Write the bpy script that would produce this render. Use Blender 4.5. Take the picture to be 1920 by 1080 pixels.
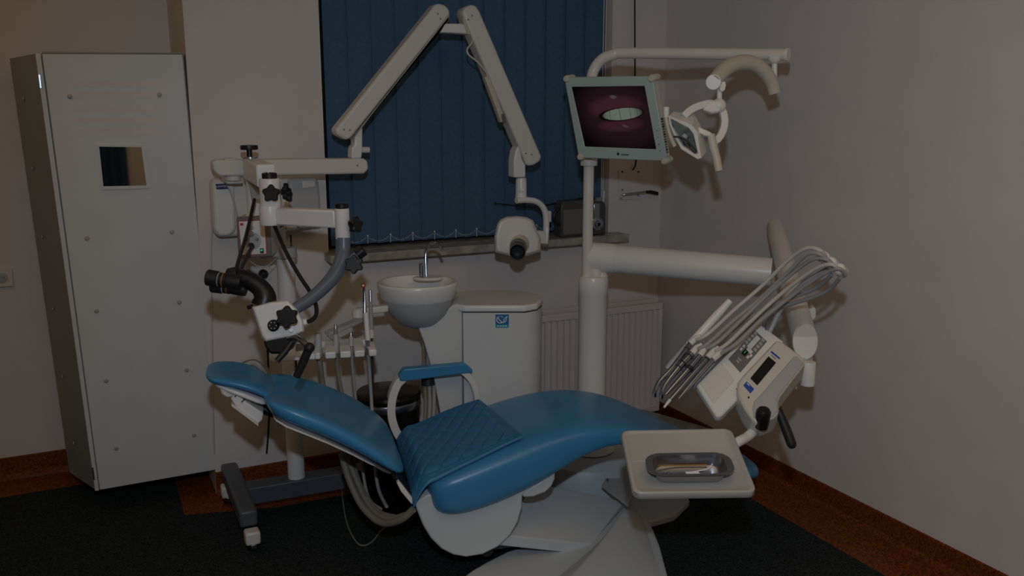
import bpy, bmesh, math, random
from mathutils import Vector, Matrix
random.seed(4)
R = math.radians
for o in list(bpy.data.objects): bpy.data.objects.remove(o)
SC = bpy.context.scene
COL = SC.collection

# ------------------------------------------------------------------ camera
FPX, YAW, PITCH, EYE = 1675.0, R(25.9), R(11.5), 1.6
FW = Vector((math.cos(PITCH)*math.sin(YAW), math.cos(PITCH)*math.cos(YAW), -math.sin(PITCH)))
RT = Vector((math.cos(YAW), -math.sin(YAW), 0))
UP = RT.cross(FW)
CAM = Vector((0, 0, EYE))
cam = bpy.data.cameras.new('camera'); co = bpy.data.objects.new('camera', cam); COL.objects.link(co)
cam.sensor_width = 36; cam.lens = 36*FPX/1920; cam.clip_start = .02
co.matrix_world = Matrix(((RT.x, UP.x, -FW.x, 0), (RT.y, UP.y, -FW.y, 0), (RT.z, UP.z, -FW.z, EYE), (0, 0, 0, 1)))
SC.camera = co
SC.view_settings.view_transform = 'Standard'; SC.view_settings.look = 'None'
SC.view_settings.gamma = 1; SC.view_settings.use_curve_mapping = False
SC.view_settings.exposure = 0.0

# ------------------------------------------------------------------ world and lights
w = bpy.data.worlds.new('world'); SC.world = w; w.use_nodes = True
w.node_tree.nodes['Background'].inputs[0].default_value = (.004, .005, .008, 1)
w.node_tree.nodes['Background'].inputs[1].default_value = 1
# the photographer's flash, a hand's width above the lens
fl = bpy.data.lights.new('camera_flash', 'SPOT'); fl.energy = 60; fl.color = (.82, .96, 1.12)
fl.spot_size = R(100); fl.spot_blend = .8; fl.shadow_soft_size = .03
fo = bpy.data.objects.new('camera_flash', fl); COL.objects.link(fo); fo.location = (0, 0, EYE+.33)
fo.rotation_euler = Vector((2.05, 3.0, .55-EYE-.33)).to_track_quat('-Z', 'Y').to_euler()
# the warm room lamp on the ceiling behind the camera
al = bpy.data.lights.new('ceiling_light', 'AREA'); al.energy = 13.5; al.color = (1, .68, .36); al.shape = 'RECTANGLE'; al.size = 2.4; al.size_y = 2.0
ao = bpy.data.objects.new('ceiling_light', al); COL.objects.link(ao); ao.location = (.7, .5, 2.72)

a2 = bpy.data.lights.new('alcove_lamp', 'AREA'); a2.energy = 1.9; a2.color = (1, .66, .34); a2.size = .5
a2o = bpy.data.objects.new('alcove_lamp', a2); COL.objects.link(a2o); a2o.location = (-.75, 3.2, 2.74)

# ------------------------------------------------------------------ pixel helpers (frame 1920x1080)
def ray(x, y): return FW + RT*((x-960)/FPX) - UP*((y-540)/FPX)
def P(x, y, D=None, X=None, Y=None, Z=None):
    r = ray(x, y)
    t = D if D is not None else X/r.x if X is not None else Y/r.y if Y is not None else (Z-EYE)/r.z
    return CAM + r*t
def PL(x, y, p0, n, off=0):
    r = ray(x, y); t = (p0-CAM).dot(n)/r.dot(n)
    return CAM + r*t + n*off
CHA = R(100.9)
CU = Vector((math.sin(CHA), math.cos(CHA), 0)); CV = Vector((-CU.y, CU.x, 0)); ZZ = Vector((0, 0, 1))
def CH(s, v, z): return CU*s + CV*v + ZZ*z
def AV(x, y, v):
    r = ray(x, y); return CAM + r*(v/r.dot(CV))

# ------------------------------------------------------------------ materials
MATS = {}
def mat(name, col, rough=.5, metal=0, noise=0, nscale=40, bump=0, bscale=200, emit=0, trans=0, spec=.5, coat=0):
    m = bpy.data.materials.new(name); m.use_nodes = True; nt = m.node_tree; b = nt.nodes['Principled BSDF']
    b.inputs['Base Color'].default_value = (*col, 1); b.inputs['Roughness'].default_value = rough
    b.inputs['Metallic'].default_value = metal; b.inputs['Specular IOR Level'].default_value = spec
    if coat: b.inputs['Coat Weight'].default_value = coat
    if trans: b.inputs['Transmission Weight'].default_value = trans
    if emit:
        b.inputs['Emission Color'].default_value = (*col, 1); b.inputs['Emission Strength'].default_value = emit
    tc = nt.nodes.new('ShaderNodeTexCoord')
    if noise:
        n = nt.nodes.new('ShaderNodeTexNoise'); n.inputs['Scale'].default_value = nscale; n.inputs['Detail'].default_value = 5
        nt.links.new(tc.outputs['Object'], n.inputs['Vector'])
        r = nt.nodes.new('ShaderNodeValToRGB'); r.color_ramp.elements[0].position = .35; r.color_ramp.elements[1].position = .65
        r.color_ramp.elements[0].color = (*[c*(1-noise) for c in col], 1); r.color_ramp.elements[1].color = (*[min(1, c*(1+noise)) for c in col], 1)
        nt.links.new(n.outputs['Fac'], r.inputs[0]); nt.links.new(r.outputs[0], b.inputs['Base Color'])
    if bump:
        n2 = nt.nodes.new('ShaderNodeTexNoise'); n2.inputs['Scale'].default_value = bscale; n2.inputs['Detail'].default_value = 3
        nt.links.new(tc.outputs['Object'], n2.inputs['Vector'])
        bp = nt.nodes.new('ShaderNodeBump'); bp.inputs['Strength'].default_value = bump; bp.inputs['Distance'].default_value = .002
        nt.links.new(n2.outputs['Fac'], bp.inputs['Height']); nt.links.new(bp.outputs[0], b.inputs['Normal'])
    MATS[name] = m; return m
wallm = mat('wall_paint', (.70, .655, .63), .85, noise=.02, nscale=6, bump=.25, bscale=90, spec=.2)
ceilm = mat('ceiling_paint', (.75, .72, .68), .9)
carpet = mat('carpet', (.022, .029, .029), .95, noise=.75, nscale=170, bump=1, bscale=160, spec=.1)
lino = mat('brown_lino', (.17, .045, .009), .6, noise=.6, nscale=130, spec=.25)
lino2 = mat('brown_skirting', (.15, .038, .008), .55, noise=.5, nscale=130, spec=.25)
traym = mat('tray_plastic', (.40, .395, .375), .35)
white = mat('white_enamel', (.79, .785, .765), .3, noise=.01, nscale=5)
warmw = mat('warm_white_plastic', (.70, .675, .63), .4, noise=.01, nscale=5)
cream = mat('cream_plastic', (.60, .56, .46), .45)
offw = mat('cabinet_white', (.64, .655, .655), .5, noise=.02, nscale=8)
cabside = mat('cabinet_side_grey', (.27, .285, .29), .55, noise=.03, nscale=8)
mscopew = mat('microscope_white', (.78, .77, .77), .35)
blue = mat('blue_vinyl', (.050, .25, .47), .30, noise=.04, nscale=9, bump=.06, bscale=300, spec=.4)
basem = mat('base_grey_white', (.56, .60, .63), .45, noise=.01, nscale=5)
bluemat = mat('blue_quilted_vinyl', (.030, .175, .35), .45, bump=.2, bscale=220)
blind = mat('blind_fabric', (.075, .135, .215), .85, noise=.06, nscale=60, bump=.4, bscale=400, spec=.15)
black = mat('black_plastic', (.008, .008, .009), .4)
rubber = mat('black_rubber', (.012, .012, .013), .55)
dkgrey = mat('dark_grey_steel', (.085, .095, .115), .45, noise=.06, nscale=20)
bluegrey = mat('blue_grey_paint', (.13, .155, .20), .35)
ltgrey = mat('light_grey_plastic', (.42, .43, .44), .4)
hose = mat('grey_hose', (.34, .335, .33), .5)
hosew = mat('pale_hose', (.55, .54, .51), .5)
hoset = mat('taupe_hose', (.24, .215, .17), .55)
chrome = mat('chrome', (.42, .49, .60), .18, 1)
steel = mat('brushed_steel', (.46, .48, .52), .28, 1)
binm = mat('bin_black_metal', (.02, .019, .018), .25, .6)
radm = mat('radiator_paint', (.68, .62, .60), .45)
marble = mat('sill_marble', (.36, .335, .30), .35, noise=.25, nscale=22)
redm = mat('red_plastic', (.45, .03, .02), .4)
blueL = mat('blue_label', (.02, .07, .40), .5)
navy = mat('navy_label', (.012, .02, .12), .5)
tealL = mat('teal_label', (.02, .30, .42), .5)
inkw = mat('white_ink', (.72, .72, .72), .6)
inkd = mat('dark_ink', (.03, .03, .035), .6)
inkg = mat('grey_ink', (.25, .25, .26), .6)
panelg = mat('panel_grey', (.17, .165, .16), .5)
lcd = mat('lcd_black', (.012, .013, .014), .2)
mirror = mat('mirror_glass', (.62, .64, .62), .03, 1)
monf = mat('monitor_frame_pale_green', (.42, .52, .50), .4)
plumb = mat('window_frame_black', (.004, .004, .004), .8)  # near-black colour of the window frame behind the blind
nightglass = mat('night_glass', (.004, .005, .006), .1)
orange = mat('orange_handle', (.28, .13, .02), .4)
lens = mat('reflector_glass', (.30, .36, .38), .06, .9)
amber = mat('amber_grille', (.16, .155, .15), .6)
curtain = mat('blue_cloth', (.02, .05, .12), .9)
ledg = mat('green_lamp', (.05, .8, .3), .4, emit=.25)

# ------------------------------------------------------------------ builders
WL = {}
def setp(o, label=None, cat=None, group=None, kind=None):
    if label: o['label'] = label
    if cat: o['category'] = cat
    if group: o['group'] = group
    if kind: o['kind'] = kind
    return o
def thing(name, label, cat, loc, group=None):
    o = bpy.data.objects.new(name, None); COL.objects.link(o); o.empty_display_size = .05
    o.location = loc; WL[o] = Vector(loc); return setp(o, label, cat, group)
def obj(name, bm, m, parent=None, smooth=True, bevel=0, label=None, cat=None, group=None, kind=None, seg=2, sub=0, ang=35):
    vs = [v.co for v in bm.verts]
    lo = Vector((min(v.x for v in vs), min(v.y for v in vs), min(v.z for v in vs))); hi = Vector((max(v.x for v in vs), max(v.y for v in vs), max(v.z for v in vs)))
    c = Vector(((lo.x+hi.x)/2, (lo.y+hi.y)/2, lo.z))
    bmesh.ops.recalc_face_normals(bm, faces=bm.faces)
    for v in bm.verts: v.co -= c
    me = bpy.data.meshes.new(name); bm.to_mesh(me); bm.free()
    ms = m if isinstance(m, (list, tuple)) else [m]
    for q in ms: me.materials.append(q)
    o = bpy.data.objects.new(name, me); COL.objects.link(o)
    pw = WL[parent] if parent else Vector((0, 0, 0))
    o.location = c - pw; WL[o] = c.copy()
    if parent: o.parent = parent
    if bevel:
        md = o.modifiers.new('bevel', 'BEVEL'); md.width = bevel; md.segments = seg; md.limit_method = 'ANGLE'; md.angle_limit = R(30)
    if sub:
        md = o.modifiers.new('sub', 'SUBSURF'); md.levels = sub; md.render_levels = sub
    if smooth:
        for p in me.polygons: p.use_smooth = True
        me.set_sharp_from_angle(angle=R(ang))
    return setp(o, label, cat, group, kind)
def BM(): return bmesh.new()
def prism(bm, pts, ext, mi=0):
    """pts: 3-D outline, ext: vector or callable giving the far side"""
    a = [bm.verts.new(p) for p in pts]; b = [bm.verts.new(p+ext) for p in pts]
    n = len(pts); fs = [bm.faces.new(a), bm.faces.new(list(reversed(b)))]
    for i in range(n): fs.append(bm.faces.new((a[i], b[i], b[(i+1) % n], a[(i+1) % n])))
    for f in fs: f.material_index = mi
    return bm
def box(bm, x0, x1, y0, y1, z0, z1):
    return prism(bm, [Vector((x0, y0, z0)), Vector((x1, y0, z0)), Vector((x1, y1, z0)), Vector((x0, y1, z0))], Vector((0, 0, z1-z0)))
def beam(bm, a, b, wd, ht, up=ZZ):
    d = (b-a).normalized(); s = d.cross(up).normalized(); u = s.cross(d)
    q = [a+s*wd/2+u*ht/2, a-s*wd/2+u*ht/2, a-s*wd/2-u*ht/2, a+s*wd/2-u*ht/2]
    return prism(bm, q, b-a)
def frames(pts):
    T = []
    for i in range(len(pts)):
        a = pts[max(0, i-1)]; b = pts[min(len(pts)-1, i+1)]; T.append((b-a).normalized())
    up = ZZ if abs(T[0].z) < .9 else Vector((1, 0, 0))
    N = [(up - T[0]*up.dot(T[0])).normalized()]
    for i in range(1, len(pts)):
        n = N[-1] - T[i]*N[-1].dot(T[i]); N.append(n.normalized())
    return T, N
def smoothpts(pts, k=6):
    out = []; n = len(pts)
    for i in range(n-1):
        p0 = pts[max(0, i-1)]; p1 = pts[i]; p2 = pts[i+1]; p3 = pts[min(n-1, i+2)]
        for j in range(k):
            t = j/k; out.append(.5*((2*p1)+(p2-p0)*t+(2*p0-5*p1+4*p2-p3)*t*t+(3*p1-p0-3*p2+p3)*t**3))
    out.append(pts[-1]); return out
def tube(bm, pts, r, seg=14, k=0, flat=1.0, caps=True):
    rs = r if isinstance(r, (list, tuple)) else [r]*len(pts)
    if k:
        rr = []
        for i in range(len(pts)-1):
            for j in range(k): rr.append(rs[i]+(rs[i+1]-rs[i])*j/k)
        rr.append(rs[-1]); pts = smoothpts(pts, k); rs = rr
    T, N = frames(pts); rings = []
    for p, t, n, q in zip(pts, T, N, rs):
        b = t.cross(n)
        rings.append([bm.verts.new(p + n*math.cos(2*math.pi*i/seg)*q + b*math.sin(2*math.pi*i/seg)*q*flat) for i in range(seg)])
    for a, b in zip(rings, rings[1:]):
        for i in range(seg): bm.faces.new((a[i], a[(i+1) % seg], b[(i+1) % seg], b[i]))
    if caps: bm.faces.new(rings[0]); bm.faces.new(list(reversed(rings[-1])))
    return bm
def lathe(bm, c, prof, axis=ZZ, seg=32, sx=1, sy=1, xa=None):
    axis = axis.normalized()
    xa = (xa - axis*xa.dot(axis)).normalized() if xa is not None else (Vector((1, 0, 0)) - axis*axis.x).normalized() if abs(axis.x) < .9 else Vector((0, 1, 0))
    ya = axis.cross(xa); rings = []
    for r, h in prof:
        if r < 1e-6: rings.append([bm.verts.new(c+axis*h)])
        else: rings.append([bm.verts.new(c+axis*h+xa*math.cos(2*math.pi*i/seg)*r*sx+ya*math.sin(2*math.pi*i/seg)*r*sy) for i in range(seg)])
    for a, b in zip(rings, rings[1:]):
        if len(a) == 1 and len(b) == 1: continue
        for i in range(seg):
            j = (i+1) % seg
            if len(a) == 1: bm.faces.new((a[0], b[j], b[i]))
            elif len(b) == 1: bm.faces.new((a[i], a[j], b[0]))
            else: bm.faces.new((a[i], a[j], b[j], b[i]))
    if len(rings[0]) > 1: bm.faces.new(rings[0])
    if len(rings[-1]) > 1: bm.faces.new(list(reversed(rings[-1])))
    return bm
def cyl(bm, a, b, r, seg=24):
    return lathe(bm, a, [(r, 0), (r, (b-a).length)], b-a, seg)
def ball(bm, c, r, sx=1, sz=1):
    prof = [(r*math.sin(math.pi*i/10)*1.0, -r*sz*math.cos(math.pi*i/10)) for i in range(11)]; prof[0] = (0, -r*sz); prof[-1] = (0, r*sz)
    return lathe(bm, c, prof, seg=20)
def loft(bm, rings):
    vr = [[bm.verts.new(p) for p in r] for r in rings]; n = len(vr[0])
    for a, b in zip(vr, vr[1:]):
        for i in range(n): bm.faces.new((a[i], a[(i+1) % n], b[(i+1) % n], b[i]))
    bm.faces.new(vr[0]); bm.faces.new(list(reversed(vr[-1])))
    return bm
def star(bm, c, axis, r, th, lobes=5, xa=None):
    axis = axis.normalized(); prof = []
    xa = ((xa or ZZ) - axis*(xa or ZZ).dot(axis)).normalized(); ya = axis.cross(xa); pts = []
    for i in range(40):
        a = 2*math.pi*i/40; q = r*(.86+.14*math.cos(lobes*a)); pts.append(c + (xa*math.cos(a)+ya*math.sin(a))*q)
    return prism(bm, pts, axis*th)
def text_mesh(name, body, p, xdir, ydir, size, m, parent, extrude=.0006, label=None):
    cu = bpy.data.curves.new('t', 'FONT'); cu.body = body; cu.size = size; cu.extrude = extrude; cu.align_x = 'CENTER'; cu.align_y = 'CENTER'
    t = bpy.data.objects.new('t', cu); COL.objects.link(t)
    me = bpy.data.meshes.new_from_object(t.evaluated_get(bpy.context.evaluated_depsgraph_get()))
    bpy.data.objects.remove(t)
    x = xdir.normalized(); z = x.cross(ydir).normalized(); y = z.cross(x)
    M = Matrix(((x.x, y.x, z.x, p.x), (x.y, y.y, z.y, p.y), (x.z, y.z, z.z, p.z), (0, 0, 0, 1)))
    me.transform(M); bm = BM(); bm.from_mesh(me); bpy.data.meshes.remove(me)
    return obj(name, bm, m, parent, smooth=False, label=label)

# ------------------------------------------------------------------ the room
YB, YA, XR, XL, YN, ZC = 3.704, 4.27, 2.628, -1.5, -1.6, 2.8
XS = .417
W0, W1, WZ0, WZ1 = .935, 2.322, .985, 2.45
def struct(name, bm, m, **k): return obj(name, bm, m, kind='structure', smooth=False, **k)
b = BM(); box(b, XL, XR, YN, YA, -.1, -.004); struct('floor', b, lino)
# dark carpet laid on the brown floor, leaving a border at the walls
b = BM(); prism(b, [Vector(q) for q in ((XL+.05, YN+.05, -.004), (2.41, YN+.05, -.004), (2.41, 3.44, -.004), (.62, 3.465, -.004), (.272, 3.555, -.004), (.272, 4.06, -.004), (XL+.05, 4.06, -.004))], ZZ*.004)
struct('trim_1', b, carpet)
b = BM(); box(b, XL, XR, YN, YA, ZC, ZC+.1); struct('ceiling', b, ceilm)
b = BM(); box(b, XR, XR+.12, YN, YA, -.1, ZC+.1); struct('wall_right', b, wallm)
b = BM(); box(b, XL-.12, XL, YN, YA, -.1, ZC+.1); struct('wall_left', b, wallm)
b = BM(); box(b, XL, XR, YN-.12, YN, -.1, ZC+.1); struct('wall_front', b, wallm)
b = BM(); box(b, XL-.1, XS, YA, YA+.12, -.1, ZC+.1); struct('wall_back', b, wallm)
b = BM()   # nearer part of the back wall with the window hole
box(b, XS, W0, YB, YA+.12, -.1, ZC+.1); box(b, W1, XR+.12, YB, YA+.12, -.1, ZC+.1)
box(b, W0, W1, YB, YA+.12, -.1, WZ0); box(b, W0, W1, YB, YA+.12, WZ1, ZC+.1)
struct('wall_window', b, wallm)
# window behind the blind
wt = BM(); fy = YB+.2
for x0, x1, z0, z1 in ((W0, W0+.06, WZ0, WZ1), (W1-.06, W1, WZ0, WZ1), (W0+.06, W1-.06, WZ0, WZ0+.06), (W0+.06, W1-.06, WZ1-.06, WZ1), (1.60, 1.66, WZ0+.06, WZ1-.06)):
    box(wt, x0, x1, fy, fy+.05, z0, z1)
wo = struct('window_1', wt, plumb)
b = BM(); box(b, W0+.055, W1-.055, fy+.02, fy+.026, WZ0+.055, WZ1-.055); obj('window_pane', b, nightglass, wo, smooth=False)
# skirting: coved brown strip round the walls
def skirt(name, a, bb, nrm):
    prof = [(0, .0), (.022, .0), (.018, .012), (.006, .025), (.005, .095), (0, .1)]
    bm = BM(); v1 = [bm.verts.new(a+nrm*q+ZZ*z) for q, z in prof]; v2 = [bm.verts.new(bb+nrm*q+ZZ*z) for q, z in prof]
    for i in range(len(prof)-1): bm.faces.new((v1[i], v1[i+1], v2[i+1], v2[i]))
    bm.faces.new(v1); bm.faces.new(list(reversed(v2))); return struct(name, bm, lino2)
skirt('baseboard_back', Vector((XL, YA, -.003)), Vector((XS, YA, -.003)), Vector((0, -1, 0)))
skirt('baseboard_window', Vector((XS, YB, -.003)), Vector((XR, YB, -.003)), Vector((0, -1, 0)))
skirt('baseboard_right', Vector((XR, YN, -.003)), Vector((XR, YB, -.003)), Vector((-1, 0, 0)))
# marble sill
b = BM(); box(b, .915, 2.378, 3.60, YB, .960, .995); box(b, W0, W1, YB, fy, WZ0-.001, .995)
struct('trim_2', b, marble, bevel=.004)
# door and curtain on the wall behind the camera, seen in the cabinet's mirror
b = BM(); box(b, -.95, -.1, YN, YN+.05, 0, 2.05); struct('door_1', b, mat('door_dark', (.05, .045, .04), .5))
b = BM()
for i in range(24):
    x = .05+i*.016; b2 = .02*math.sin(i*1.3)
    box(b, x, x+.017, YN+.03+b2, YN+.07+b2, .6, 1.95)
cu = obj('hanging_coat', b, curtain, label='dark blue coat hanging beside the dark door, reflected in the cabinet mirror', cat='coat')

# ------------------------------------------------------------------ vertical blind
vb = thing('vertical_blind', 'dark blue vertical louvre blind covering the window', 'window blind', (1.62, 3.76, .99))
NB = 13; xs0, xs1 = .962, 2.308; stp = (xs1-xs0)/NB
for i in range(NB):
    bm = BM(); x0 = xs0+i*stp-.004; x1 = x0+stp+.012; zb = 1.012
    r1, r2 = [], []
    for j in range(7):
        t = j/6; xx = x0+(x1-x0)*t; yy = 3.752+.014*(t-.5)+.004*math.sin(math.pi*t)
        r1.append((xx, yy)); 
    fr = [Vector((x, y, zb)) for x, y in r1]; bk = [Vector((x, y+.0015, zb)) for x, y in reversed(r1)]
    prism(bm, fr+bk, ZZ*(2.43-zb)); s = obj('blind_slat', bm, blind, vb)
    bm = BM(); box(bm, (x0+x1)/2-.034, (x0+x1)/2+.034, 3.7465, 3.7505, zb+.004, zb+.026); obj('weight', bm, blind, s, smooth=False)
    bm = BM(); tube(bm, [Vector(((x0+x1)/2, 3.744, zb+.034)), Vector(((x0+x1)/2, 3.744, zb+.0))], .0013, 8); ball(bm, Vector(((x0+x1)/2, 3.743, zb+.035)), .0042); obj('clip', bm, warmw, s)
bm = BM(); box(bm, W0+.002, W1-.002, 3.72, 3.78, 2.40, 2.449); obj('headrail', bm, warmw, vb, smooth=False)
bm = BM()
for i in range(NB-1):
    xa = xs0+(i+.5)*stp
    for j in range(15):
        t = j/14; xx = xa+stp*t; zz = 1.046-.024*(1-(2*t-1)**2)
        bmesh.ops.create_icosphere(bm, subdivisions=1, radius=.0021, matrix=Matrix.Translation((xx, 3.7415, zz)))
obj('bead_chain', bm, warmw, vb, kind='stuff')
bm = BM(); tube(bm, [Vector((2.306, 3.735, 2.38)), Vector((2.302, 3.73, 1.7)), Vector((2.30, 3.725, 1.05))], .0022, 8); tube(bm, [Vector((2.292, 3.735, 2.38)), Vector((2.29, 3.73, 1.7)), Vector((2.29, 3.722, 1.16))], .0022, 8)
obj('pull_cord', bm, warmw, vb)
bm = BM(); tube(bm, [P(1133, 358, Y=3.70), P(1130, 389, Y=3.70)], .005, 10); obj('cord_weight', bm, warmw, vb)

# ------------------------------------------------------------------ shutter winder right of the window
sw = thing('shutter_winder', 'winder plate with a black-gripped crank on the wall right of the window', 'crank', P(1180, 375, Y=YB))
def wq(x, y, off=0): return P(x, y, Y=YB-off)
bm = BM(); prism(bm, [wq(1161, 319, .008), wq(1198, 320, .008), wq(1198, 374, .008), wq(1161, 375, .008)], Vector((0, .008, 0))); obj('plate', bm, wallm, sw, bevel=.002)
for x, y in ((1167, 322), (1197, 322), (1167, 356), (1165, 372), (1197, 366)):
    bm = BM(); cyl(bm, wq(x, y, .008), wq(x, y, .013), .0045, 10); obj('screw', bm, black, sw)
bm = BM(); tube(bm, [wq(1170, 366, .008), wq(1170, 365, .045), wq(1186, 363, .05), wq(1212, 360, .05)], .006, 10, k=4); obj('crank_arm', bm, steel, sw)
bm = BM(); tube(bm, [wq(1210, 360, .05), wq(1220, 360, .052), wq(1233, 363, .055)], [.006, .009, .009], 12); obj('grip', bm, black, sw)
bm = BM(); tube(bm, [wq(1190, -40, .02), wq(1191, 200, .02), wq(1193, 298, .02), wq(1186, 319, .012)], .004, 8, k=3); obj('strap', bm, black, sw)

# ------------------------------------------------------------------ radio on the sill
rx, ry, rz = 2.142, 3.665, .995
rd = thing('radio', 'small grey portable radio with aerial standing on the window sill', 'radio', (rx, ry, rz))
bm = BM(); prof = []
for x, z in ((-.123, 0), (-.123, .145), (-.108, .168), (.06, .170), (.095, .168), (.118, .15), (.123, .12), (.123, 0)): prof.append(Vector((rx+x, ry-.03, rz+z+.002)))
prism(bm, prof, Vector((0, .07, 0))); obj('case', bm, mat('radio_dark', (.075, .072, .068), .4), rd, bevel=.006)
bm = BM(); box(bm, rx-.112, rx+.03, ry-.034, ry-.03, rz+.014, rz+.132); obj('speaker_grille', bm, amber, rd, bevel=.003)
bm = BM(); box(bm, rx+.052, rx+.085, ry-.036, ry-.03, rz+.06, rz+.155); obj('tuning_scale', bm, chrome, rd, bevel=.003)
bm = BM(); lathe(bm, Vector((rx+.07, ry-.03, rz+.055)), [(.034, 0), (.034, .008), (.028, .012), (.016, .012), (.014, .022), (0, .024)], Vector((0, -1, 0))); obj('dial', bm, chrome, rd)
bm = BM(); cyl(bm, Vector((rx+.07, ry-.05, rz+.056)), Vector((rx+.07, ry-.0555, rz+.056)), .009); obj('dial_cap', bm, black, rd)
bm = BM(); cyl(bm, Vector((rx+.08, ry-.02, rz+.165)), Vector((rx+.08, ry-.02, rz+.182)), .022); obj('volume_knob', bm, chrome, rd)
bm = BM(); tube(bm, [Vector((rx-.124, ry-.02, rz+.14)), Vector((rx-.15, ry-.02, rz+.12)), Vector((rx-.155, ry-.02, rz+.085)), Vector((rx-.124, ry-.02, rz+.06))], .006, 8, k=4); obj('carry_handle', bm, black, rd)
bm = BM(); tube(bm, [Vector((rx+.05, ry+.02, rz+.18)), P(1000, 389, Y=3.70), P(930, 381, Y=3.70)], [.0035, .0025, .002], 8); ball(bm, P(929, 381, Y=3.70), .005); obj('aerial', bm, black, rd)
bm = BM(); ball(bm, Vector((rx-.092, ry-.033, rz+.150)), .004); obj('power_lamp', bm, redm, rd)

# ------------------------------------------------------------------ radiator
RA = thing('radiator', 'white ribbed panel radiator under the window', 'radiator', (2.1, 3.62, .07))
rx0, rx1, ryf, rz0, rz1 = 1.60, 2.588, 3.60, .068, .638
bm = BM(); n = 28; cs = []
front = []
for i in range(n+1):
    x = rx0+.02+(rx1-rx0-.04)*i/n
    if i < n:
        wdt = (rx1-rx0-.04)/n
        front += [(x, ryf), (x+wdt*.38, ryf), (x+wdt*.5, ryf+.014), (x+wdt*.88, ryf+.014)]
    else: front += [(x, ryf)]
pts = [Vector((rx0, ryf, rz0+.03))]+[Vector((x, y, rz0+.03)) for x, y in front]+[Vector((rx1, ryf, rz0+.03)), Vector((rx1, ryf+.02, rz0+.03)), Vector((rx0, ryf+.02, rz0+.03))]
pts = [p for i, p in enumerate(pts) if i == 0 or (p-pts[i-1]).length > 1e-5]
prism(bm, pts, ZZ*(rz1-rz0-.06)); obj('front_panel', bm, radm, RA, smooth=False)
bm = BM(); box(bm, rx0, rx1, ryf-.002, ryf+.022, rz1-.034, rz1); obj('top_rail', bm, radm, RA, bevel=.004)
bm = BM(); box(bm, rx0, rx1, ryf-.002, ryf+.022, rz0, rz0+.034); obj('bottom_rail', bm, radm, RA, bevel=.004)
bm = BM(); box(bm, rx0, rx1, ryf+.055, ryf+.072, rz0+.01, rz1+.01); obj('back_panel', bm, radm, RA, bevel=.004)
bm = BM()
for x in (1.75, 2.1, 2.45): box(bm, x, x+.03, ryf+.02, YB, rz1-.12, rz1-.08)
obj('wall_bracket', bm, radm, RA)
bm = BM(); tube(bm, [Vector((rx0+.05, ryf+.04, rz1-.01)), Vector((rx0+.05, ryf+.04, rz1+.03)), Vector((rx0-.02, ryf+.04, rz1+.03))], .01, 10); obj('valve', bm, chrome, RA)

# ------------------------------------------------------------------ corner cabinet
def F(x, y, off=0): return P(x, y, Y=3.715+off)
FT = [F(66, 100), F(345, 101), F(413, 880), F(178, 921)]
cb = thing('wall_cabinet', 'tall white screw-studded wall cabinet with a small mirror window, in the left corner', 'cabinet', (.15, 3.95, .09))
sT, sB = P(18, 110, Y=3.98), P(130, 885, Y=3.98)
bm = BM()
off = Vector((0, .02, 0))
a = [bm.verts.new(p+off) for p in FT]
bk = [bm.verts.new(q) for q in (sT, Vector((-.15, 4.255, sT.z)), Vector((.405, 4.255, FT[1].z)), Vector((.405, 4.255, FT[2].z)), Vector((-.11, 4.255, sB.z)), sB)]
faces = [(a[0], a[1], a[2], a[3]), (a[0], bk[0], bk[5], a[3]), (bk[0], bk[1], bk[4], bk[5]), (bk[1], bk[2], bk[3], bk[4]), (a[1], bk[2], bk[3], a[2]), (a[0], a[1], bk[2], bk[1], bk[0]), (a[3], a[2], bk[3], bk[4], bk[5])]
for f in faces: bm.faces.new(f)
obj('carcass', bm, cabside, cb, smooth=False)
# corner stile at the left of the door
bm = BM(); prism(bm, [F(66, 100, -.004), F(76, 100, -.004), F(186, 920, -.004), F(178, 921, -.004)], Vector((0, .022, 0))); obj('stile', bm, offw, cb, bevel=.002)
dq = [F(79, 101), F(342, 102), F(411, 879), F(187, 918)]
bm = BM(); prism(bm, [p+Vector((0, -.006, 0)) for p in dq], Vector((0, .022, 0))); dr = obj('door', bm, offw, cb, bevel=.003)
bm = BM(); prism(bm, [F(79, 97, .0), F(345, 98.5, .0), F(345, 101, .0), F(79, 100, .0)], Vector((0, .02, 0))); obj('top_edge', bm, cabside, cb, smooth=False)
def dscrew(x, y):
    bm = BM(); p = F(x, y, -.006); lathe(bm, p, [(.0085, 0), (.0085, .002), (.006, .005), (0, .0065)], Vector((0, -1, 0)), 14); obj('screw', bm, steel if False else MATS['screw_cap'], dr)
mat('screw_cap', (.40, .385, .37), .4)
for x, y in ((131, 181), (299, 178), (163, 447), (322, 435), (181, 583), (336, 567), (199, 714), (350, 694), (218, 841), (364, 816)): dscrew(x, y)
sn = (FT[3]+off-(FT[0]+off)).cross(sT-(FT[0]+off)).normalized()
if sn.x > 0: sn = -sn
for x, y in ((45, 186), (62, 316), (80, 444), (100, 579), (118, 706), (139, 831)):
    p = PL(x, y, FT[0]+off, sn); bm = BM(); lathe(bm, p, [(.008, 0), (.006, .004), (0, .0055)], sn, 12); obj('screw', bm, MATS['screw_cap'], cb)
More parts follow.
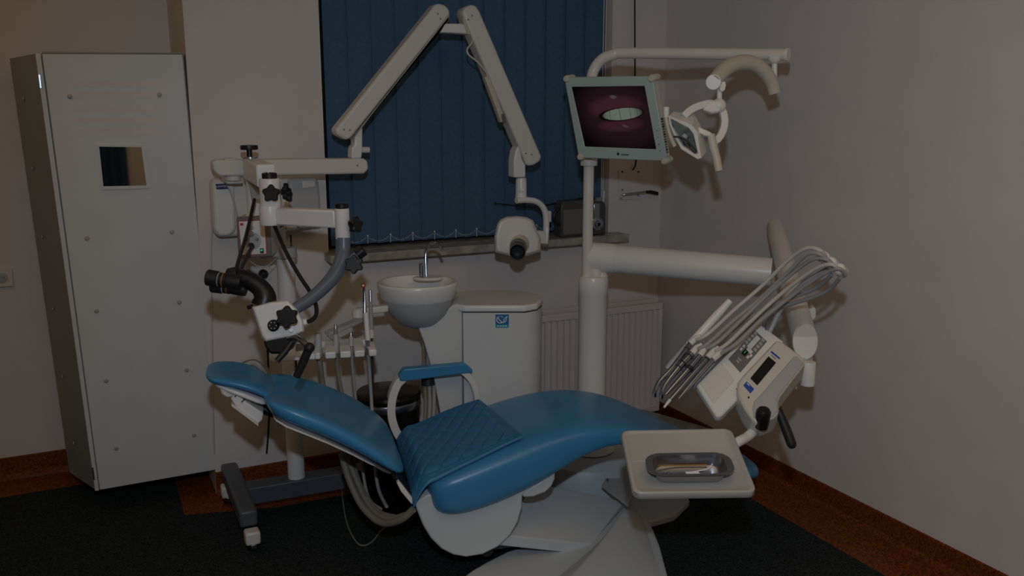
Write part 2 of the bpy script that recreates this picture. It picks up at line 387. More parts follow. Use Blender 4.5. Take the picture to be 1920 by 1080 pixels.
# old patches where louvres were painted over
for y0 in (150, 172, 196, 220, 242):
    bm = BM(); prism(bm, [F(137, y0, -.0064), F(298, y0, -.0064), F(300, y0+13, -.0064), F(139, y0+13, -.0064)], Vector((0, .002, 0))); obj('painted_louvre', bm, MATS.get('patch') or mat('patch', (.69, .665, .655), .6, noise=.05, nscale=14), dr, bevel=0)
mq = [F(183, 271, -.014), F(269, 272, -.014), F(281, 353, -.014), F(190, 356, -.014)]
mi_ = [F(186, 275, -.014), F(265, 276, -.014), F(275, 348, -.014), F(194, 350, -.014)]
bm = BM(); A_ = [bm.verts.new(p) for p in mq]; B_ = [bm.verts.new(p) for p in mi_]; C_ = [bm.verts.new(p+Vector((0, .010, 0))) for p in mq]; D_ = [bm.verts.new(p+Vector((0, .010, 0))) for p in mi_]
for i in range(4):
    j = (i+1) % 4
    bm.faces.new((A_[i], A_[j], B_[j], B_[i])); bm.faces.new((A_[i], A_[j], C_[j], C_[i])); bm.faces.new((B_[i], B_[j], D_[j], D_[i])); bm.faces.new((C_[i], C_[j], D_[j], D_[i]))
obj('mirror_frame', bm, offw, dr, smooth=False)
bm = BM(); prism(bm, [p+Vector((0, .006, 0)) for p in mi_], Vector((0, .002, 0))); obj('mirror', bm, mirror, dr, smooth=False)
for y0, y1, x0 in ((140, 165, 72), (877, 900, 172)):
    bm = BM(); prism(bm, [F(x0, y0, -.009), F(x0+3, y0, -.009), F(x0+6, y1, -.009), F(x0+3, y1, -.009)], Vector((0, .004, 0))); obj('hinge', bm, steel, cb)

# ------------------------------------------------------------------ sockets
def socket(name, label, c, nrm=Vector((0, -1, 0)), w_=.08):
    t = thing(name, label, 'socket', c)
    bm = BM(); box(bm, c.x-w_/2, c.x+w_/2, c.y-.012, c.y, c.z-.04, c.z+.04); obj('face_plate', bm, warmw, t, bevel=.003)
    bm = BM(); lathe(bm, c+Vector((0, -.012, 0)), [(.023, 0), (.023, .0015), (.020, .002), (0, .002)], nrm, 20); obj('socket_well', bm, ltgrey, t)
    for q in (-.008, .008):
        bm = BM(); cyl(bm, c+Vector((q, -.012, 0)), c+Vector((q, -.0145, 0)), .002, 8); obj('pin_hole', bm, black, t)
    return t
socket('wall_socket', 'white wall socket on the far wall left of the cabinet', P(4, 520, Y=YA))
t = thing('double_socket', 'double wall socket with a black plug, behind the microscope post', 'socket', P(490, 515, Y=YB))
def sq(x, y, off=0): return P(x, y, Y=YB-off)
bm = BM(); prism(bm, [sq(452, 504, .014), sq(508, 501, .014), sq(509, 525, .014), sq(453, 528, .014)], Vector((0, .014, 0))); obj('face_plate', bm, warmw, t, bevel=.003)
for x in (466, 493):
    bm = BM(); lathe(bm, sq(x, 514, .014), [(.022, 0), (.022, .003), (.017, .003), (.017, -.004), (0, -.004)], Vector((0, -1, 0)), 20); obj('socket_well', bm, ltgrey, t)
pg = thing('black_plug', 'black mains plug in the double wall socket', 'plug', sq(493, 520, .03))
bm = BM(); lathe(bm, sq(493, 513, .018), [(.018, 0), (.019, .02), (.012, .035), (0, .037)], Vector((0, -1, 0)), 18); obj('plug_body', bm, black, pg)
bm = BM(); tube(bm, [sq(493, 515, .045), sq(494, 535, .045), sq(500, 620, .02), sq(505, 760, .02), sq(500, 850, .03)], .004, 8, k=4); obj('mains_cable', bm, black, pg)
tr = obj('cable_trunking', prism(BM(), [sq(497, 505, .012), sq(514, 504, .012), sq(518, 560, .012), sq(500, 561, .012)], Vector((0, .012, 0))), warmw, label='short white cable trunking on the wall below the double socket', cat='trunking')

# ------------------------------------------------------------------ x-ray unit on the window wall
xr = thing('xray_unit', 'white wall-mounted dental x-ray unit with folding arms in front of the blind', 'x-ray machine', P(490, 440, Y=3.62))
YX = 3.46
def X(x, y, off=0): return P(x, y, Y=YX+off)
YH = 3.60
def xp(name, pts, y0, th, m, bevel=.01, parent=xr, label=None):
    bm = BM(); prism(bm, [P(x, y, Y=y0) for x, y in pts], Vector((0, th, 0))); return obj(name, bm, m, parent, bevel=bevel, seg=3, label=label)
hb = xp('housing', [(401, 336), (592, 331), (597, 340), (599, 405), (560, 432), (520, 436), (505, 440), (410, 446), (401, 434), (397, 345)], 3.61, .094, warmw, .02)
xp('left_cover', [(403, 342), (429, 340), (440, 350), (443, 432), (432, 442), (412, 444), (403, 432), (400, 350)], 3.585, .03, white, .012, hb)
xp('right_cover', [(540, 336), (593, 333), (598, 342), (602, 390), (604, 425), (560, 430), (545, 400)], 3.59, .03, ltgrey, .012, hb)
xp('handle_recess', [(566, 340), (590, 338), (594, 351), (567, 354)], 3.583, .01, warmw, .006, hb)
lq = [P(x, y, Y=3.578) for x, y in ((404, 345), (428, 344), (429, 354), (406, 355))]
bm = BM(); prism(bm, lq, Vector((0, .004, 0))); lb = obj('name_label', bm, navy, xr, smooth=False, label='navy blue name label')
text_mesh('lettering', 'PLANMECA', (lq[0]+lq[2])/2+Vector((0, -.001, 0)), Vector((1, 0, 0)), ZZ, .0105, inkw, lb)
# horizontal arm
ha = xp('horizontal_arm', [(398, 306), (404, 300), (683, 297), (690, 303), (691, 317), (684, 326), (470, 330), (412, 331), (402, 322)], 3.45, .07, warmw, .012)
bm = BM(); cyl(bm, P(437, 338, Y=3.49), P(437, 298, Y=3.49), .03); obj('pivot', bm, warmw, xr)
bm = BM(); box(bm, P(437, 300, Y=3.5).x-.03, P(437, 300, Y=3.5).x+.03, 3.49, 3.62, P(437, 345, Y=3.49).z, P(437, 331, Y=3.49).z); obj('wall_mount', bm, warmw, xr, bevel=.004)
xp('pivot_cap', [(421, 298), (441, 297), (440, 300), (423, 301)], 3.46, .05, warmw, .002)
xp('arm_screw', [(669, 309), (672, 309), (672, 312), (669, 312)], 3.447, .004, inkg, 0)
# upright stub
xp('swivel_stub', [(665, 250), (680, 233), (680, 283), (678, 297), (659, 297), (660, 277), (665, 271)], 3.455, .06, white, .006)
bm = BM(); cyl(bm, X(678, 281, .02), X(692, 281, .02), .012, 16); obj('locking_knob', bm, warmw, xr)
la = xp('left_scissor_arm', [(628, 244), (633, 253), (649, 263), (659, 258), (845, 27), (842, 16), (834, 9), (823, 6), (816, 9)], 3.42, .075, warmw, .01)
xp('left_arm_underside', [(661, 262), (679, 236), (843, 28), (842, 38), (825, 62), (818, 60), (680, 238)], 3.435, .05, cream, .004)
ra = xp('right_scissor_arm', [(867, 24), (872, 14), (883, 9), (893, 10), (900, 21), (1016, 293), (1014, 302), (1001, 310), (989, 311), (972, 271), (884, 66)], 3.40, .075, warmw, .01)
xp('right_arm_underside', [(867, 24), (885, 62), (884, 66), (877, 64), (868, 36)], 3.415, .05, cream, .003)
xp('top_link', [(836, 44), (868, 44), (877, 52), (880, 64), (850, 62), (826, 61)], 3.425, .06, white, .006)
for q in ((645, 243, 3.418), (656, 244, 3.418), (821, 26, 3.418), (826, 35, 3.418), (885, 29, 3.398), (878, 37, 3.398), (986, 288, 3.398), (997, 290, 3.398)):
    bm = BM(); cyl(bm, P(q[0], q[1], Y=q[2]), P(q[0], q[1], Y=q[2]+.004), .004, 12); obj('cover_screw', bm, inkg, xr)
tb = xp('sensor_holder', [(909, 145), (916, 142), (926, 165), (944, 214), (946, 226), (940, 230), (935, 215)], 3.385, .03, cream, .003)
xp('sensor_plug', [(939, 214), (947, 213), (949, 228), (943, 229)], 3.38, .02, steel, .001, tb)
bm = BM(); tube(bm, [P(888, 70, Y=3.42), P(884, 82, Y=3.40), P(876, 92, Y=3.39), P(879, 103, Y=3.385), P(895, 116, Y=3.385), P(910, 134, Y=3.385), P(914, 145, Y=3.39)], .0035, 8, k=5); obj('sensor_cable', bm, cream, xr)
# wrist and yoke
xp('wrist', [(967, 283), (973, 272), (980, 300), (986, 310), (986, 333), (964, 333), (964, 300)], 3.41, .06, white, .006)
bm = BM(); lathe(bm, P(977, 377, Y=3.44), [(.026, 0), (.027, .006), (.024, .03), (.023, .09), (.021, .1)], ZZ, 24); obj('wrist_joint', bm, white, xr)
bm = BM(); cyl(bm, P(978, 356, Y=3.415), P(978, 356, Y=3.405), .008, 14); obj('joint_button', bm, warmw, xr)
YY = 3.42
bm = BM(); tube(bm, [P(968, 376, Y=YY), P(985, 375, Y=YY), P(1003, 377, Y=YY), P(1016, 386, Y=YY), P(1023, 402, Y=YY), P(1024, 430, Y=YY), P(1022, 458, Y=YY-.02)], [.013]*7, 12, k=5, flat=1.3); obj('yoke', bm, white, xr)
xp('yoke_scale', [(1027, 395), (1034, 396), (1034, 416), (1027, 417)], 3.41, .03, warmw, .003)
xp('head_joint', [(1005, 433), (1024, 434), (1024, 458), (1005, 456)], 3.38, .05, warmw, .004)
# tube head
hd0 = [(937, 412), (950, 406), (970, 405), (987, 407), (1000, 413), (1007, 433), (1014, 446), (1014, 472), (988, 480), (957, 480), (928, 473), (927, 443), (932, 420)]
def scl(pts, f, cx, cy): return [(cx+(x-cx)*f, cy+(y-cy)*f) for x, y in pts]
rings = []
for yy, f in ((3.50, .86), (3.47, .95), (3.40, 1.0), (3.30, 1.0), (3.275, .96), (3.26, .88)):
    rings.append([P(x, y, Y=yy) for x, y in scl(hd0, f, 970, 447)])
bm = BM(); loft(bm, rings); th = obj('tube_head', bm, white, xr, bevel=.006, seg=3, ang=60)
c0 = P(972, 459, Y=3.26); c1 = P(970, 477, Y=3.10); ax = (c1-c0)
bm = BM(); lathe(bm, c0, [(.046, -.04), (.042, .0), (.036, .02), (.034, .03)], ax, 30); obj('collar', bm, cream, th)
bm = BM(); lathe(bm, c0, [(.034, 0), (.034, .075), (.031, .077), (.031, .075)], ax, 30); obj('cone_sleeve', bm, amber, th)
bm = BM(); lathe(bm, c0, [(.030, .05), (.030, .135), (.0315, .137), (.0315, .142), (.028, .142), (.027, .09), (0, .09)], ax, 30); obj('cone_tube', bm, black, th)

# ------------------------------------------------------------------ operating microscope on its floor stand
ms = thing('operating_microscope', 'dental operating microscope on a grey wheeled floor stand left of the chair', 'microscope', (.706, 3.433, 0))
zt = .13
beamA = Vector((.49, 3.47, .1)); beamB = Vector((.95, 3.36, .1))
L0, L1 = Vector((.468, 3.67, .112)), Vector((.462, 3.165, .112)); R0, R1 = Vector((1.02, 3.60, .112)), Vector((.975, 3.15, .112))
bm = BM(); beam(bm, Vector((.49, 3.44, .095)), Vector((1.0, 3.42, .095)), .085, .07); bmo = obj('cross_beam', bm, dkgrey, ms, bevel=.004)
for a_, b_ in ((L0, L1), (R0, R1)):
    bm = BM(); beam(bm, a_, b_, .066, .066); lg = obj('leg', bm, dkgrey, ms, bevel=.012, seg=3)
for c_ in (L1+Vector((.004, -.018, 0)), L0+Vector((-.02, -.07, 0)), R1+Vector((-.0, .03, 0)), R0+Vector((0, -.04, 0))):
    bm = BM(); cyl(bm, Vector((c_.x-.018, c_.y, .027)), Vector((c_.x+.018, c_.y, .027)), .027); k_ = obj('caster', bm, black, ms)
    bm = BM(); box(bm, c_.x-.027, c_.x+.027, c_.y-.034, c_.y+.02, .03, .08); obj('caster_hood', bm, warmw, k_, bevel=.008)
    bm = BM(); box(bm, c_.x-.010, c_.x+.010, c_.y-.038, c_.y-.028, .018, .034); obj('brake_tab', bm, steel, k_, bevel=.001)
mc = Vector((.697, 3.433, 0))
bm = BM(); cyl(bm, Vector((mc.x, mc.y, .13)), Vector((mc.x, mc.y, 1.06)), .0335, 30); obj('column', bm, mscopew, ms)
# light source box
DL = 3.28
lf = [P(443, 408, DL), P(506, 403, DL), P(510, 481, DL), P(448, 486, DL)]
back = P(545, 425, 3.5)-P(506, 403, DL)
bdir = Vector((.110, .260, 0)); 
bm = BM(); prism(bm, lf, bdir); lbx = obj('light_source', bm, mat('lightbox_grey', (.55, .53, .50), .5), ms, bevel=.006)
def LF(x, y, off=0):
    n = (lf[1]-lf[0]).cross(lf[2]-lf[1]).normalized()
    if n.dot(FW) > 0: n = -n
    return PL(x, y, lf[0], n, off)
bm = BM(); prism(bm, [LF(443, 408, .006), LF(506, 403, .006), LF(510, 481, .006), LF(448, 486, .006)], bdir.normalized()*.014); obj('bezel', bm, MATS['panel_grey'], lbx, bevel=.006)
bm = BM(); prism(bm, [LF(448, 415, .0075), LF(498, 412, .0075), LF(502, 477, .0075), LF(454, 479, .0075)], bdir.normalized()*.003); obj('red_border', bm, redm, lbx, smooth=False)
bm = BM(); prism(bm, [LF(449, 416, .0085), LF(497, 413.5, .0085), LF(500.5, 476, .0085), LF(455, 478, .0085)], bdir.normalized()*.003); obj('front_plate', bm, mscopew, lbx, smooth=False)
nL = (LF(470, 440, 1)-LF(470, 440, 0))
def knob(x, y, r, h, m, nm, off=.009):
    bm = BM(); lathe(bm, LF(x, y, off), [(r, 0), (r, h*.7), (r*.8, h), (0, h)], nL, 22); return obj(nm, bm, m, lbx)
knob(476, 452, .030, .004, ltgrey, 'lamp_turret')
knob(473, 427, .009, .02, steel, 'dimmer_knob'); knob(474, 439, .010, .018, steel, 'port'); knob(465, 449, .006, .012, inkg, 'port'); knob(484, 449, .006, .012, inkg, 'port'); knob(474, 460, .009, .02, black, 'cable_port', .012)
bm = BM(); prism(bm, [LF(489, 466, .013), LF(495.5, 466, .013), LF(496, 475, .013), LF(490, 475, .013)], nL*-.006); obj('rocker_switch', bm, inkd, lbx)
bm = BM(); prism(bm, [LF(491, 468, .0145), LF(494, 468, .0145), LF(494, 471, .0145), LF(491, 471, .0145)], nL*-.003); obj('switch_lamp', bm, ledg, lbx)
bm = BM(); prism(bm, [LF(451, 419, .0095), LF(457, 418.5, .0095), LF(458, 423, .0095), LF(452, 423.5, .0095)], nL*-.002); obj('maker_mark', bm, redm, lbx)
# ventilation slots on the side
sd = bdir.normalized(); sN = (lf[1]-lf[0]).normalized()
bm = BM()
for i in range(6):
    for j in range(6):
        c_ = lf[1]+sd*(.15+j*.022)-ZZ*(.026+i*.019)+sN*.002+sN*.002*0
        beam(bm, c_, c_+sd*.012-ZZ*.005, .003, .008)
obj('vent_slots', bm, inkd, lbx, smooth=False, kind='stuff')
bm = BM(); tube(bm, [P(462, 484, 3.3), P(480, 497, 3.31), P(497, 500, 3.32), P(512, 490, 3.34), P(524, 478, 3.4)], .0012, 8, k=4); obj('thin_wire', bm, hosew, ms)
# upper post
pA, pB = P(480, 406, 3.33), P(480, 300, 3.26)
bm = BM(); lathe(bm, P(480, 406, 3.33), [(.036, 0), (.036, .012), (.030, .016), (.030, .20)], ZZ, 26); up = obj('upper_post', bm, mscopew, ms)
bm = BM(); cyl(bm, Vector((mc.x, mc.y, 1.03)), Vector((mc.x, mc.y, 1.07)), .045); beam(bm, Vector((mc.x, mc.y, 1.055)), Vector((pA.x, pA.y, 1.055)), .05, .03); obj('post_bracket', bm, ltgrey, ms, bevel=.003)
# first arm, coming forward
a0 = P(473, 316, 3.26); a1 = P(500, 343, 2.92)
a1.z = a0.z
bm = BM(); beam(bm, a0+(a0-a1).normalized()*.02, a1, .062, .075); arm1 = obj('rear_arm', bm, mscopew, ms, bevel=.008, seg=3)
bm = BM(); prism(bm, [P(465, 340, 3.22), P(474, 342, 3.2), P(478, 372, 3.15), P(472, 374, 3.15)], RT*.03); obj('arm_wedge', bm, ltgrey, ms, bevel=.003)
bm = BM(); lathe(bm, P(468, 293, 3.27), [(.010, -.02), (.010, .022), (.031, .024), (.032, .030), (.031, .040), (0, .042)], ZZ, 26); obj('top_clamp_knob', bm, black, ms)
bm = BM(); lathe(bm, P(469, 297, 3.26), [(.026, -.01), (.026, .006), (.0, .006)], ZZ, 20); obj('knob_washer', bm, steel, ms)
J1 = P(508, 385, 2.92); top1 = P(508, 336, 2.90)
bm = BM(); lathe(bm, J1, [(.033, 0), (.034, .004), (.034, .082), (.031, .088), (0, .088)], ZZ, 30); obj('front_joint', bm, mscopew, ms)
bm = BM(); lathe(bm, J1+ZZ*.088, [(.024, 0), (.024, .016), (.019, .018), (.019, .013), (0, .013)], ZZ, 24); obj('joint_cap', bm, black, ms)
kx = P(510, 363, 2.87)
bm = BM(); star(bm, kx, -FW, .029, .018, 5, UP); cyl(bm, kx+FW*.05, kx, .012); obj('star_knob', bm, black, ms, bevel=.003)
bm = BM(); star(bm, P(532, 360, 2.92), RT, .030, .014, 5, UP); cyl(bm, P(520, 360, 2.92), P(533, 360, 2.92), .01); obj('star_knob', bm, black, ms, bevel=.003)
bm = BM(); star(bm, P(538, 366, 2.93), RT, .024, .014, 5, UP); obj('star_knob', bm, black, ms, bevel=.003)
# second arm, to the right
J2 = P(508, 421, 2.92)
bm = BM(); lathe(bm, J2, [(.034, 0), (.035, .003), (.035, .060), (.034, .063)], ZZ, 30); obj('elbow_collar', bm, mscopew, ms)
s2, e2 = P(515, 405, 2.92), P(636, 410, 2.80)
bm = BM(); beam(bm, s2, e2, .045, .056); obj('front_arm', bm, mscopew, ms, bevel=.006)
J3 = P(643, 448, 2.80)
bm = BM(); lathe(bm, J3, [(.022, 0), (.023, .003), (.023, .094), (.021, .096)], ZZ, 28); obj('end_joint', bm, mscopew, ms)
bm = BM(); lathe(bm, J3+ZZ*.096, [(.018, 0), (.021, .002), (.021, .014), (.017, .016), (0, .016)], ZZ, 24); obj('joint_cap', bm, black, ms)
k3 = P(662, 422, 2.78)
bm = BM(); star(bm, k3, (RT*.8-FW*.5), .027, .02, 5, UP); cyl(bm, P(650, 421, 2.8), k3, .008); obj('star_knob', bm, black, ms, bevel=.003)
# blue-grey suspension arm
bm = BM(); tube(bm, [P(643, 446, 2.80), P(643, 470, 2.80), P(641, 487, 2.79), P(630, 512, 2.77), P(608, 538, 2.74), P(580, 562, 2.71), P(553, 579, 2.68), P(536, 590, 2.66)], [.0225, .0225, .024, .023, .021, .0195, .018, .018], 20, k=4, flat=1.25); obj('suspension_arm', bm, bluegrey, ms)
bm = BM(); tube(bm, [P(645, 500, 2.79), P(660, 487, 2.79), P(672, 477, 2.79)], .016, 18); obj('side_branch', bm, bluegrey, ms)
bm = BM(); cyl(bm, P(670, 478, 2.79), P(682, 468, 2.79), .019); obj('grip_ring', bm, black, ms, bevel=.002)
bm = BM(); star(bm, P(665, 496, 2.75), -FW, .030, .022, 6, UP); cyl(bm, P(663, 495, 2.79), P(665, 496, 2.74), .012); obj('star_knob', bm, black, ms, bevel=.004)
# microscope body
DH = 2.66
hp = [(471, 575), (505, 566), (540, 562), (556, 578), (569, 602), (571, 622), (552, 631), (497, 642), (489, 630)]
rings = []
for dd, f in ((DH-.045, .90), (DH-.036, .97), (DH-.01, 1.0), (DH+.04, 1.0), (DH+.055, .93)): rings.append([P(x, y, dd) for x, y in scl(hp, f, 522, 602)])
bm = BM(); loft(bm, rings); hd = obj('microscope_body', bm, mscopew, ms, bevel=.004)
bm = BM(); prism(bm, [P(492, 638, DH-.036), P(553, 625, DH-.036), P(541, 655, DH-.036), P(527, 664, DH-.036), P(506, 664, DH-.036), P(497, 652, DH-.036)], FW*.075); obj('objective_lens', bm, black, hd, bevel=.008, seg=3)
bm = BM(); tube(bm, [P(493, 574, DH), P(497, 558, DH), P(488, 540, DH), P(468, 526, DH), P(448, 520, DH)], [.036, .033, .028, .027, .026], 22, k=4); obj('binocular_tube', bm, black, hd)
bm = BM(); tube(bm, [P(446, 512, DH), P(436, 513, DH), P(428, 530, DH)], [.020, .022, .020], 16); obj('prism_housing', bm, rubber, hd)
for o_, dd in (((0, 0), DH-.03), ((9, 13), DH+.01)):
    ax0 = P(452+o_[0], 530+o_[1], dd); ax1 = P(388+o_[0], 520+o_[1], dd); A_ = ax1-ax0; Ln = A_.length
    bm = BM(); lathe(bm, ax0, [(.020, 0), (.021, Ln*.1), (.0205, Ln*.4), (.019, Ln*.42), (.021, Ln*.44), (.021, Ln*.62), (.019, Ln*.64), (.0235, Ln*.68), (.0245, Ln*.97), (.022, Ln), (.018, Ln), (.016, Ln*.95), (0, Ln*.95)], A_, 24); ey = obj('eyepiece', bm, rubber, hd)
    bm = BM(); lathe(bm, ax0, [(.0213, Ln*.50), (.0213, Ln*.53)], A_, 24); obj('scale_ring', bm, orange, ey)
    bm = BM(); lathe(bm, ax0, [(.0215, Ln*.635), (.0215, Ln*.655)], A_, 24); obj('scale_ring', bm, ltgrey, ey)
bm = BM(); star(bm, P(540, 594, DH-.075), -FW, .033, .022, 6, UP); cyl(bm, P(539, 593, DH), P(540, 594, DH-.075), .014); obj('star_knob', bm, black, hd, bevel=.004)
bm = BM(); cyl(bm, P(536, 590, DH+.02), P(536, 590, DH-.055), .022); obj('tilt_hub', bm, bluegrey, hd)
mk = P(514, 610, DH-.046)
bm = BM(); lathe(bm, mk, [(.017, 0), (.017, .010), (.013, .013), (0, .013)], -FW, 24); dd_ = obj('magnification_dial', bm, black, hd)
for i in range(6):
    a_ = i*math.pi/3; c_ = mk-FW*.0135+(RT*math.cos(a_)+UP*math.sin(a_))*.010
    bm = BM(); cyl(bm, c_, c_-FW*.001, .0014, 8); obj('dial_mark', bm, inkw, dd_)
bm = BM(); tube(bm, [P(474, 574, DH), P(464, 577, DH)], .006, 10); obj('lock_screw', bm, black, hd)
bm = BM(); cyl(bm, P(546, 618, DH-.04), P(546, 619, DH-.06), .006, 12); obj('fine_screw', bm, steel, hd)
bm = BM(); tube(bm, [P(548, 640, DH-.04), P(534, 660, DH-.05), P(519, 677, DH-.06)], [.008, .010, .0085], 14); obj('handle', bm, rubber, hd)
bm = BM(); tube(bm, [P(540, 634, DH-.04), P(556, 632, DH-.06), P(568, 640, DH-.075), P(578, 650, DH-.08)], [.006, .008, .009, .008], 12); obj('handle_bracket', bm, steel, hd)
bm = BM(); ball(bm, P(580, 652, DH-.08), .0155); tube(bm, [P(580, 652, DH-.08), P(568, 680, DH-.07), P(556, 706, DH-.06)], [.0125, .0125, .011], 16); obj('handle', bm, rubber, hd)
bm = BM(); tube(bm, [P(560, 606, DH), P(572, 604, DH), P(576, 603, DH)], .010, 14); obj('light_guide_port', bm, mscopew, hd)
bm = BM(); tube(bm, [P(474, 462, 3.24), P(468, 470, 3.18), P(452, 503, 2.85), P(447, 516, 2.68)], .007, 10, k=4); obj('light_cable', bm, rubber, ms)
bm = BM(); tube(bm, [P(477, 374, 3.12), P(462, 440, 2.95), P(447, 490, 2.75), P(441, 515, 2.68)], .006, 10, k=4); obj('light_cable', bm, rubber, ms)
bm = BM(); tube(bm, [P(515, 424, 2.95), P(535, 470, 2.88), P(560, 515, 2.80), P(583, 550, 2.76), P(593, 575, 2.72), P(592, 592, 2.70), P(583, 601, 2.68), P(573, 604, 2.66)], .0065, 10, k=4); obj('fibre_optic_cable', bm, rubber, ms)
bm = BM(); tube(bm, [P(545, 440, 3.45), P(548, 500, 3.45), P(549, 560, 3.46), P(556, 700, 3.5)], .0035, 8, k=3); obj('power_cable', bm, rubber, ms)

# ------------------------------------------------------------------ dental chair
dc = thing('dental_chair', 'reclined blue vinyl dental chair with white base in the middle of the room', 'dental chair', CH(.9, 2.9, 0))
def section(s, v0, v1, z0, z1, n=28, e=.45, dip=0, ev=.5):
    """ring in the (v,z) plane at station s"""
    pts = []; vc, zc, hv, hz = (v0+v1)/2, (z0+z1)/2, (v1-v0)/2, (z1-z0)/2
    for i in range(n):
        a = 2*math.pi*i/n; ca, sa = math.cos(a), math.sin(a)
        x = math.copysign(abs(ca)**e, ca); y = math.copysign(abs(sa)**ev, sa)
        z = zc+hz*y
        if y > 0: z -= dip*(1-x*x)*y
        pts.append((s, vc+hv*x, z))
    return pts
def cushion(name, secs, m, parent, sub=1, tilt=0, label=None, **k):
    bm = BM(); rings = []
    for q in secs:
        s, v0, v1, z0, z1 = q[:5]; dip = q[5] if len(q) > 5 else 0
        ring = section(s, v0, v1, z0, z1, dip=dip, **k)
        rings.append([CH(p[0] - (p[2]-(z0+z1)/2)*tilt, p[1], p[2]) for p in ring])
    loft(bm, rings); return obj(name, bm, m, parent, sub=sub, ang=80, label=label)
seat = cushion('seat_cushion', [
    (.446, 2.74, 3.07, 0.313, .365), (.450, 2.69, 3.11, 0.288, .400), (.468, 2.66, 3.14, 0.272, .425), (.52, 2.65, 3.15, 0.264, .450, .01), (.60, 2.65, 3.15, 0.276, .474, .012),
    (.70, 2.65, 3.15, 0.304, .505, .012), (.80, 2.65, 3.15, 0.346, .533, .01), (.90, 2.655, 3.14, 0.400, .552, .006), (1.00, 2.66, 3.13, .448, .557),
    (1.10, 2.67, 3.12, .460, .548), (1.20, 2.68, 3.11, .443, .522), (1.30, 2.69, 3.10, .400, .476), (1.40, 2.69, 3.08, .350, .418),
    (1.50, 2.69, 3.08, .302, .368), (1.60, 2.70, 3.07, .265, .328), (1.66, 2.73, 3.05, .248, .302), (1.70, 2.78, 3.01, .243, .288), (1.715, 2.83, 2.97, .25, .278)], blue, dc, tilt=.22, e=.5, ev=.55)
cushion('seat_shell', [(.50, 2.74, 3.06, .285, .31), (.62, 2.74, 3.06, .296, .32), (.80, 2.74, 3.06, .355, .38), (.95, 2.76, 3.04, .43, .45), (1.10, 2.78, 3.0, .458, .48), (1.30, 2.80, 2.98, .396, .42), (1.55, 2.84, 2.94, .276, .30)], warmw, dc)
back = cushion('backrest_cushion', [
    (-.056, 2.80, 2.93, 0.676, .706), (-.052, 2.74, 2.97, 0.664, .724, .010), (-.040, 2.69, 3.00, 0.655, .737, .022), (-.015, 2.66, 3.02, 0.643, .742, .036), (.04, 2.645, 3.04, 0.616, .732, .050), (.11, 2.64, 3.06, 0.578, .703, .052),
    (.19, 2.635, 3.09, 0.530, .655, .046), (.25, 2.63, 3.12, 0.488, .610, .034), (.295, 2.63, 3.13, 0.456, .570, .022), (.325, 2.64, 3.13, 0.440, .540, .012), (.345, 2.66, 3.11, 0.435, .518), (.357, 2.69, 3.08, 0.438, .500), (.363, 2.74, 3.04, 0.446, .488)], blue, dc, tilt=.4, e=.6, ev=.72)
cushion('backrest_shell', [(-.055, 2.69, 3.05, .655, .69), (.05, 2.67, 3.07, .610, .645), (.20, 2.665, 3.09, .53, .56), (.30, 2.665, 3.08, .445, .48), (.335, 2.70, 3.06, .43, .45)], MATS['panel_grey'], dc, tilt=.5)
cushion('backrest_trim', [(-.050, 2.68, 3.04, .655, .668), (.05, 2.658, 3.06, .618, .630), (.20, 2.65, 3.09, .538, .549), (.32, 2.648, 3.09, .443, .455)], white, dc, tilt=.5)
# headrest
cushion('headrest_cushion', [
    (-.230, 2.84, 2.90, .772, .780), (-.226, 2.80, 2.94, .764, .787, .002), (-.214, 2.77, 2.965, .757, .793, .006), (-.175, 2.755, 2.985, .748, .793, .014), (-.125, 2.748, 2.99, .735, .784, .016),
    (-.085, 2.745, 2.985, .718, .770, .012), (-.055, 2.75, 2.975, .698, .752, .006), (-.036, 2.765, 2.96, .684, .735), (-.024, 2.79, 2.94, .680, .720), (-.018, 2.83, 2.91, .686, .708)], blue, dc, tilt=.35, e=.65, ev=.8)
cushion('headrest_shell', [(-.218, 2.80, 2.93, .752, .768), (-.17, 2.765, 2.96, .732, .757), (-.11, 2.76, 2.97, .704, .736), (-.065, 2.765, 2.95, .676, .708), (-.045, 2.80, 2.93, .680, .698)], white, dc, tilt=.5)
# headrest mechanism
def hv(x, y, v=2.78): return AV(x, y, v)
bm = BM(); prism(bm, [hv(417, 722), (hv(440, 724)), hv(443, 735), hv(437, 745), hv(425, 747), hv(415, 740), hv(412, 730)], CV*.16); obj('headrest_bracket', bm, warmw, dc, bevel=.006)
bm = BM(); prism(bm, [hv(432, 748), hv(441, 738), hv(476, 764), hv(494, 775), hv(492, 788), hv(484, 796), hv(470, 785), hv(445, 767)], CV*.17); obj('headrest_lever_box', bm, mscopew, dc, bevel=.005)
bm = BM(); prism(bm, [hv(434, 757, 2.775), hv(484, 793, 2.775), hv(485, 800, 2.775), hv(434, 762, 2.775)], CV*.19); obj('lever_plate', bm, warmw, dc, bevel=.001)
for q in ((446, 738), (459, 748)):
    bm = BM(); beam(bm, hv(q[0], q[1], 2.776), hv(q[0]-6, q[1]+6, 2.776), .002, .003); obj('seam', bm, inkd, dc)
bm = BM(); tube(bm, [hv(477, 760, 2.88), hv(515, 775, 2.88), hv(540, 785, 2.88)], .016, 12); obj('headrest_rod', bm, black, dc)
